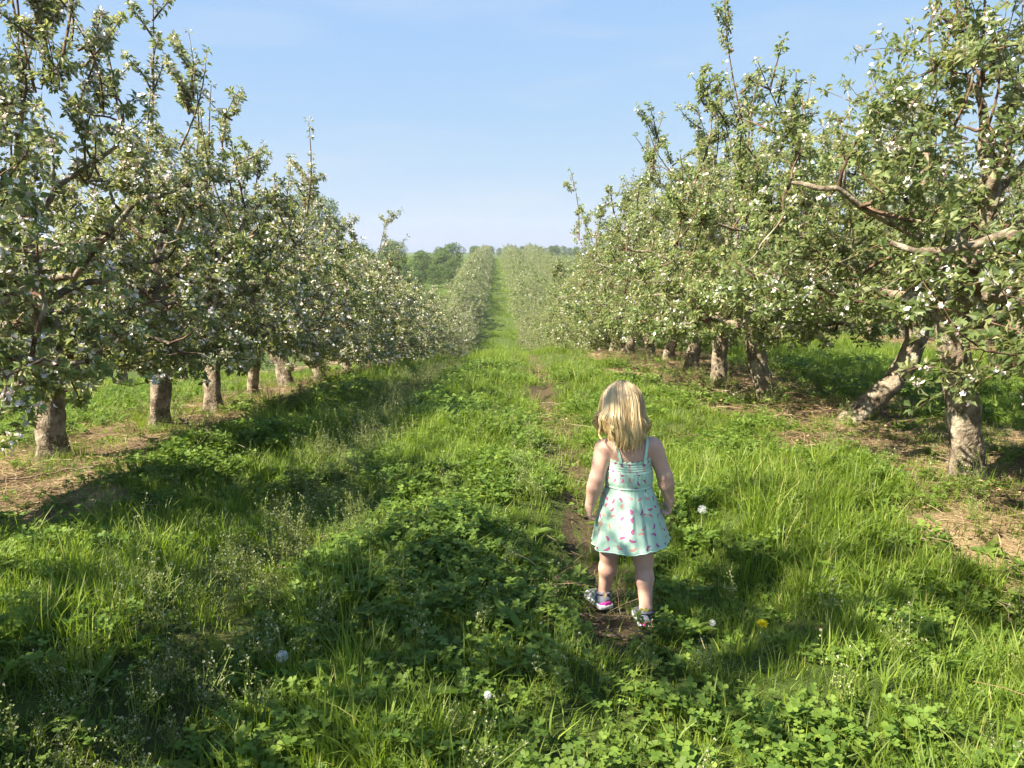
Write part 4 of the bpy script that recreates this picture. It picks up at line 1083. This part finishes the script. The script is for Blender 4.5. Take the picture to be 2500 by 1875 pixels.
# hair: locks of fine strands from the crown, over the skull and down to the shoulders
def build_hair(nl=210, per=22):
    r = np.random.RandomState(21); n = nl * per
    lock = np.repeat(np.arange(nl), per)
    phl = (np.arange(nl) * 2.39996) % (2 * np.pi); ph = phl[lock] + r.normal(0, .045, n)
    ax = nrm(np.array([.06, .42, 1.])); e1 = nrm(np.cross(ax, [0, 1., 0])); e2 = np.cross(ax, e1)     # e1 points to -x or +x, e2 to front/back
    th0 = np.clip(np.abs(r.normal(.45, .45, nl))[lock] + r.normal(0, .06, n), .08, 1.5)
    rad = np.array([.0705, .0855, .0895]); lay = (1.0 + .2 * r.rand(nl) ** 1.5)[lock] + r.normal(0, .012, n)
    dirh = np.cos(ph)[:, None] * e1 + np.sin(ph)[:, None] * e2
    front = dirh[:, 1]                                 # +1 faces forwards
    the = np.where(front > .62, .42 + .25 * r.rand(n), 1.72 + .2 * np.clip(-front, 0, 1))
    th0 = np.minimum(th0, the - .2)
    m1, m2 = 9, 11
    t = np.linspace(0, 1, m1)[None]
    TH_ = th0[:, None] + (the - th0)[:, None] * t
    swirl = .12 * TH_[..., None] * np.cross(ax, dirh)[:, None]
    d = np.cos(TH_)[..., None] * ax + np.sin(TH_)[..., None] * (dirh[:, None] + swirl)
    d = nrm(d)
    lift = 1 + .02 * np.sin(TH_ * 2)[..., None]
    A1 = hc + d * rad * lay[:, None, None] * lift
    # hanging part
    p = A1[:, -1]
    outd = nrm(dirh * np.array([1, 1, 0]))
    zend = .628 + np.abs(r.normal(0, .03, nl))[lock] + .011 * r.randn(n) + .035 * np.maximum(front, 0) + .04 * np.abs(outd[:, 0]) ** 2
    zend = np.where(front > .62, p[:, 2] - .006, np.minimum(zend, p[:, 2] - .01))
    s = np.linspace(0, 1, m2 + 1)[None, 1:]
    amp = (.0125 * r.uniform(.2, 1.5, nl))[lock]; phs = (r.rand(nl) * 6.28)[lock]; fr = r.uniform(.9, 1.6, nl)[lock]
    tang = np.cross([0, 0, 1.], outd)
    wav = amp[:, None] * s * np.sin(phs[:, None] + 6.28 * fr[:, None] * s) - amp[:, None] * s * np.sin(phs[:, None])
    wav2 = amp[:, None] * s * np.cos(phs[:, None] + 6.28 * fr[:, None] * s) * .8
    back = np.maximum(-outd[:, 1], 0)[:, None]
    flare = (.022 * np.sin(np.pi * np.clip(s, 0, 1) ** .9) * (1 - .65 * back) + .010 * s * r.randn(nl)[lock][:, None] * .6) * (front < .62)[:, None] + .004 * back * s
    A2 = p[:, None] + outd[:, None] * (flare + wav2)[..., None] + tang[:, None] * wav[..., None]
    A2[..., 2] = p[:, None, 2] + (zend - p[:, 2])[:, None] * s
    A2 = np.concatenate([A2], 1)
    Pn = np.concatenate([A1, A2], 1); m = m1 + m2
    for _ in range(2): Pn[:, 1:-1] = .25 * Pn[:, :-2] + .5 * Pn[:, 1:-1] + .25 * Pn[:, 2:]
    fly = r.rand(n) < .09
    Pn[fly] += r.randn(fly.sum(), 1, 3) * .013 * (np.linspace(0, 1, m)[None, :, None])
    # pull strands of a lock together towards its tip
    ctr = Pn.reshape(nl, per, m, 3).mean(1)[lock]
    w = np.linspace(0, 1, m)[None, :, None] ** 1.3 * .72
    Pn = Pn * (1 - w) + ctr * w
    T = nrm(np.gradient(Pn, axis=1)); O = nrm(Pn - hc); S = nrm(np.cross(T, O) + .5 * r.randn(n, 1, 3))
    wd = .00085 * np.concatenate([np.ones(m - 4), np.linspace(1, .25, 4)])[None, :, None]
    v = np.stack([Pn - S * wd, Pn + S * wd], 2)
    k = (np.arange(n) * m * 2)[:, None, None]; a = (np.arange(m - 1) * 2)[None, :, None]
    q = (k + a + np.array([0, 1, 3, 2])).reshape(-1, 4)
    mb = MB(); mb.add(v.reshape(-1, 3), q, None, np.repeat(np.clip(.5 + .33 * r.randn(nl)[lock] + .18 * r.randn(n), 0, 1), m * 2))
    # scalp cap under the strands
    nb = mb.n
    u = np.linspace(.0, 1.9, 12); w_ = np.arange(40) / 40 * 2 * np.pi
    dd = np.cos(u)[:, None, None] * ax + np.sin(u)[:, None, None] * (np.cos(w_)[None, :, None] * e1 + np.sin(w_)[None, :, None] * e2)
    lim = np.where((np.cos(w_)[:, None] * e1 + np.sin(w_)[:, None] * e2)[:, 1] > .6, .5, 1.9)
    uu_ = np.minimum(u[:, None], lim[None]); dd = np.cos(uu_)[..., None] * ax + np.sin(uu_)[..., None] * (np.cos(w_)[None, :, None] * e1 + np.sin(w_)[None, :, None] * e2)
    cv = hc + dd * rad * .985
    i = np.arange(11)[:, None] * 40; j = np.arange(40); j2 = (j + 1) % 40
    mb.add(cv.reshape(-1, 3), np.stack([i + j, i + 40 + j, i + 40 + j2, i + j2], -1).reshape(-1, 4), None, .2)
    me = mb.mesh('hair', M['hair'])
    al = np.concatenate([np.repeat(np.tile(np.linspace(0, 1, m), n), 2), np.full(480, .2)])
    at = me.attributes.new('along', 'FLOAT', 'POINT'); at.data.foreach_set('value', al.astype(np.float32))
    return me
obj('hair', build_hair(), child, UP)

# shoes
def dome(ts, hw, zb, zt, L, na=13, cap=True, e=.8):
    n = len(ts); a = np.linspace(0, np.pi, na)
    c = np.sign(np.cos(a)) * np.abs(np.cos(a)) ** e; s_ = np.sin(a) ** e
    v = np.stack([hw[:, None] * c, np.repeat((ts * L)[:, None], na, 1), zb[:, None] + (zt - zb)[:, None] * s_], -1)
    mb = MB(); i = np.arange(n - 1)[:, None] * na; j = np.arange(na - 1)
    q = np.stack([i + j, i + j + 1, i + na + j + 1, i + na + j], -1).reshape(-1, 4)
    q2 = [[r_, r_ + na, r_ + na + na - 1, r_ + na - 1] for r_ in range(0, (n - 1) * na, na)]
    mb.add(v.reshape(-1, 3), np.vstack([q, np.array(q2)]))
    b = mb.n
    for r_ in (0, n - 1):
        cc = v[r_].mean(0); mb.add(np.vstack([cc, v[r_]]), None, [[0, k + 1, k + 2] if r_ == 0 else [0, k + 2, k + 1] for k in range(na - 1)])
    return mb
def shoe(heel, rot, lean=(0, 0)):
    L = .142
    root = obj('shoe', None, child); root.location = heel; root.rotation_euler = (lean[0], lean[1], rot)
    ts = np.array([0, .03, .1, .2, .33, .48, .62, .76, .88, .96, 1.])
    hw = np.array([.014, .022, .027, .0285, .027, .0275, .031, .0345, .032, .023, .012])
    up = np.interp(ts, [0, .03, .12, .3, .42, .6, .8, .95, 1], [.045, .062, .068, .066, .06, .05, .041, .032, .022])
    u = dome(ts, hw, np.full(11, .014), up, L); o = obj('upper', u.mesh('upper', M['shoe']), root)
    k = slice(6, 11); u = dome(ts[k], hw[k] + .0012, np.full(5, .014), up[k] + .0012, L); obj('toe_box', u.mesh('toe_box', M['toe']), root)
    k = slice(0, 4); u = dome(np.array([-.012, .02, .09, .17]), np.array([.013, .0235, .0282, .0292]), np.full(4, .014), np.array([.034, .046, .046, .03]), L); obj('heel_counter', u.mesh('heel_counter', M['magenta']), root)
    # sole: closed outline with rounded edge
    out = np.vstack([np.stack([hw + .0035, ts * L + (ts - .4) * .006], -1), np.stack([-(hw + .0035), ts * L + (ts - .4) * .006], -1)[::-1]])
    m = len(out); c = out.mean(0)
    spring = lambda y: .010 * np.clip((y - .10) / .05, 0, 1) ** 2 + .006 * np.clip((.02 - y) / .03, 0, 1)
    rings = []
    for g, z in ((.9, 0), (1., .004), (1.0, .016), (.97, .021), (.8, .0215)):
        pp = c + (out - c) * g; rings.append(np.stack([pp[:, 0], pp[:, 1], z + spring(pp[:, 1])], -1))
    v = np.array(rings); i = np.arange(4)[:, None] * m; j = np.arange(m); j2 = (j + 1) % m
    mb = MB(); mb.add(v.reshape(-1, 3), np.stack([i + j, i + j2, i + m + j2, i + m + j], -1).reshape(-1, 4))
    for r_, z in ((0, 0), (4, .0215)):
        mb.add(np.vstack([[c[0], c[1], z + float(spring(c[1]))], v[r_]]), None, [[0, k + 2 if k + 2 <= m else 1, k + 1] if r_ == 0 else [0, k + 1, k + 2 if k + 2 <= m else 1] for k in range(m)])
    obj('sole', mb.mesh('sole', M['sole']), root)
    a = np.linspace(0, 2 * np.pi, 26); P = np.stack([.0262 * np.cos(a), .036 + .031 * np.sin(a), .064 + .004 * np.sin(a) * -1], -1)
    mb = MB(); tubes(mb, P[None], np.full((1, 26), .0052), 7); obj('collar', mb.mesh('collar', M['shoe']), root)
    for sx in (-1, 1):
        y = np.linspace(.035, .10, 9); P = np.stack([sx * (np.interp(y / L, ts, hw) * .97 + .0005), y, .024 + .022 * ((y - .035) / .065) ** 1.6], -1)
        P[:, 0] = sx * (np.interp(y / L, ts, hw) * np.clip(1 - ((P[:, 2] - .014) / (np.interp(y / L, ts, up) - .014 + 1e-6)) ** 2.4, .2, 1) ** .45 + .0008)
        mb = MB(); tubes(mb, P[None], np.linspace(.0045, .0015, 9)[None], 6); obj('side_stripe', mb.mesh('side_stripe', M['teal']), root)
    return root
shoe((-.059, .076, -.006), math.radians(18)); shoe((.060, -.083, -.014), math.radians(-2))

# ------------------------------------------------------------------ dandelions and fallen branches
M['yellow'] = plain('dandelion_yellow', (.95, .78, .02), .6, .2); M['fluff'] = leaf_mat('dandelion_fluff', [(0, (.75, .75, .72)), (1, (.8, .8, .78))], None, (.8, .8, .78), .4, .9, .05)
M['stem'] = plain('flower_stem', (.22, .26, .1), .6, .2, var=.2); M['dead'] = bark_mat('dead_wood', [(.3, (.13, .09, .065)), (.6, (.26, .19, .135)), (.8, (.36, .28, .2))], 2., .3)
def stem_to(root, hgt, dx, dy, rad=.0022):
    t = np.linspace(0, 1, 8)[:, None]; P = np.array([0, 0, -.02]) + np.array([dx, dy, hgt + .02]) * t + np.array([dx, dy, 0]) * .3 * np.sin(t * 3.14)
    mb = MB(); tubes(mb, P[None], np.full((1, 8), rad), 6); obj('stem', mb.mesh('stem', M['stem']), root); return P[-1]
def dandelion(x, y, hgt, label, kind, seed, dx=.0, dy=0., size=1.):
    root = obj('dandelion', None, loc=(x, y, float(H(x, y)))); tag(root, label, 'dandelion', 'dandelions in the lane')
    tip = stem_to(root, hgt, dx, dy); r = np.random.RandomState(seed)
    mb = MB()
    if kind == 'seed':
        b = MB(); ball(b, tip, (.004, .004, .004), 6); obj('core', b.mesh('core', M['stem']), root)
        n = 150; d = nrm(r.randn(n, 3)); R_ = .0185 * size
        leaves(mb, tip + d * .003, d, r.randn(n, 3), np.full(n, R_), np.full(n, .0009), np.full(n, .5), 0, 0, 0)
        for q in range(3):
            s_ = nrm(np.cross(d, r.randn(n, 3)))
            leaves(mb, tip + d * R_ * .93, s_ + d * .45, d, np.full(n, .0058 * size), np.full(n, .0013), np.full(n, 1.), 0, 0, 0)
        obj('seed_head', mb.mesh('seed_head', M['fluff'], smooth=False), root)
    else:
        n = 110; a = r.rand(n) * 6.28; e = r.uniform(.05, 1.4, n)
        tl = np.array([dx * 0, -.35, .94])
        d = np.stack([np.cos(a) * np.cos(e), np.sin(a) * np.cos(e), np.sin(e)], -1)
        leaves(mb, np.tile(tip, (n, 1)), d, np.stack([-np.cos(a), -np.sin(a), np.ones(n)], -1), r.uniform(.013, .02, n) * size, np.full(n, .0042), r.rand(n), 1, .1, .25)
        obj('flower_head', mb.mesh('flower_head', M['yellow'], smooth=False), root)
        b = MB(); ball(b, tip - np.array([0, 0, .004]), (.0055, .0055, .007), 7); obj('calyx', b.mesh('calyx', M['stem']), root)
dandelion(-.705, 2.33, .11, 'white dandelion seed head low in the shaded grass left of the lane centre', 'seed', 1)
dandelion(.93, 3.33, .17, 'white dandelion seed head beside the right hand of the child', 'seed', 2)
dandelion(.77, 2.56, .05, 'small pale dandelion seed head between the child and the yellow flower', 'seed', 3, size=.6)
dandelion(.875, 2.33, .115, 'yellow dandelion in flower right of the child', 'flower', 5, -.01, 0., 1.15)
dandelion(-.03, 1.93, .09, 'tattered dandelion seed head at the front edge', 'seed', 4, size=.5)

def fallen(pts, rad, label, seed, name='fallen_branch'):
    P = np.array(pts, float); r = np.random.RandomState(seed)
    x0, y0 = P[0, 0], P[0, 1]; z0 = float(H(x0, y0))
    root = obj(name, None, loc=(x0, y0, z0)); tag(root, label, 'branch', 'fallen branches')
    u = np.linspace(0, len(P) - 1, 14); Q = np.stack([np.interp(u, range(len(P)), P[:, k]) for k in range(3)], -1)
    Q[:, 2] += H(Q[:, 0], Q[:, 1]) - z0; Q[:, 0] -= x0; Q[:, 1] -= y0
    Q[1:-1] = .25 * Q[:-2] + .5 * Q[1:-1] + .25 * Q[2:]; Q += r.randn(14, 3) * .006
    mb = MB(); tubes(mb, Q[None], np.linspace(rad, rad * .35, 14)[None], 7); st = obj('stick', mb.mesh('stick', M['dead']), root)
    for k in range(3):
        i = r.randint(3, 12); d = np.array([r.normal(0, 1), r.normal(0, 1), r.uniform(0, .6)]); t = np.linspace(0, 1, 6)[:, None]
        b = Q[i] + nrm(d) * r.uniform(.1, .25) * t + r.randn(6, 3) * .004
        mb = MB(); tubes(mb, b[None], np.linspace(rad * .5, rad * .2, 6)[None], 5); obj('twig', mb.mesh('twig', M['dead']), root)
fallen([(2.05, 7.5, .12), (2.25, 7.3, .13), (2.42, 7.05, .05), (2.5, 6.9, .02)], .012, 'crooked dead branch in the grass left of the third right trunk', 1)
fallen([(-2.35, 5.6, .2), (-2.2, 5.4, .1), (-2.05, 5.2, .02)], .008, 'thin dead branch leaning beside the leftmost trunk', 2)
fallen([(.36, 2.57, .02), (.48, 2.55, .025), (.6, 2.53, .02)], .006, 'pale peeled stick lying across the path behind the child', 3)
fallen([(.30, 2.72, .015), (.42, 2.70, .02), (.55, 2.69, .015)], .004, 'brown twig lying on the path at the left foot of the child', 4)
fallen([(2.2, 8.9, .05), (2.6, 8.7, .06), (3.1, 8.6, .04)], .01, 'long dead branch on the litter under the right row', 5)
fallen([(-3.2, 4.5, .03), (-2.8, 4.65, .04), (-2.35, 4.75, .03)], .008, 'reddish dead branch on the litter in front of the leftmost trunk', 6)

# ------------------------------------------------------------------ haze
def haze():
    lo, hi = np.array([-130., -62., -9.]), np.array([130., 420., 17.])
    v = np.array([[x, y, z] for x in (lo[0], hi[0]) for y in (lo[1], hi[1]) for z in (lo[2], hi[2])])
    mb = MB(); mb.add(v, [[0, 1, 3, 2], [4, 6, 7, 5], [0, 4, 5, 1], [2, 3, 7, 6], [0, 2, 6, 4], [1, 5, 7, 3]])
    m, t = new_mat('haze_air'); pv = t.nodes.new('ShaderNodeVolumePrincipled')
    pv.inputs['Color'].default_value = (.91, .94, .97, 1); pv.inputs['Density'].default_value = .0005; pv.inputs['Anisotropy'].default_value = .2
    o = t.nodes.new('ShaderNodeOutputMaterial'); t.links.new(pv.outputs[0], o.inputs['Volume'])
    h = obj('haze', mb.mesh('haze', m), kind='stuff'); tag(h, 'thin pale haze in the air over the valley')
HAZE = True
if HAZE: haze()
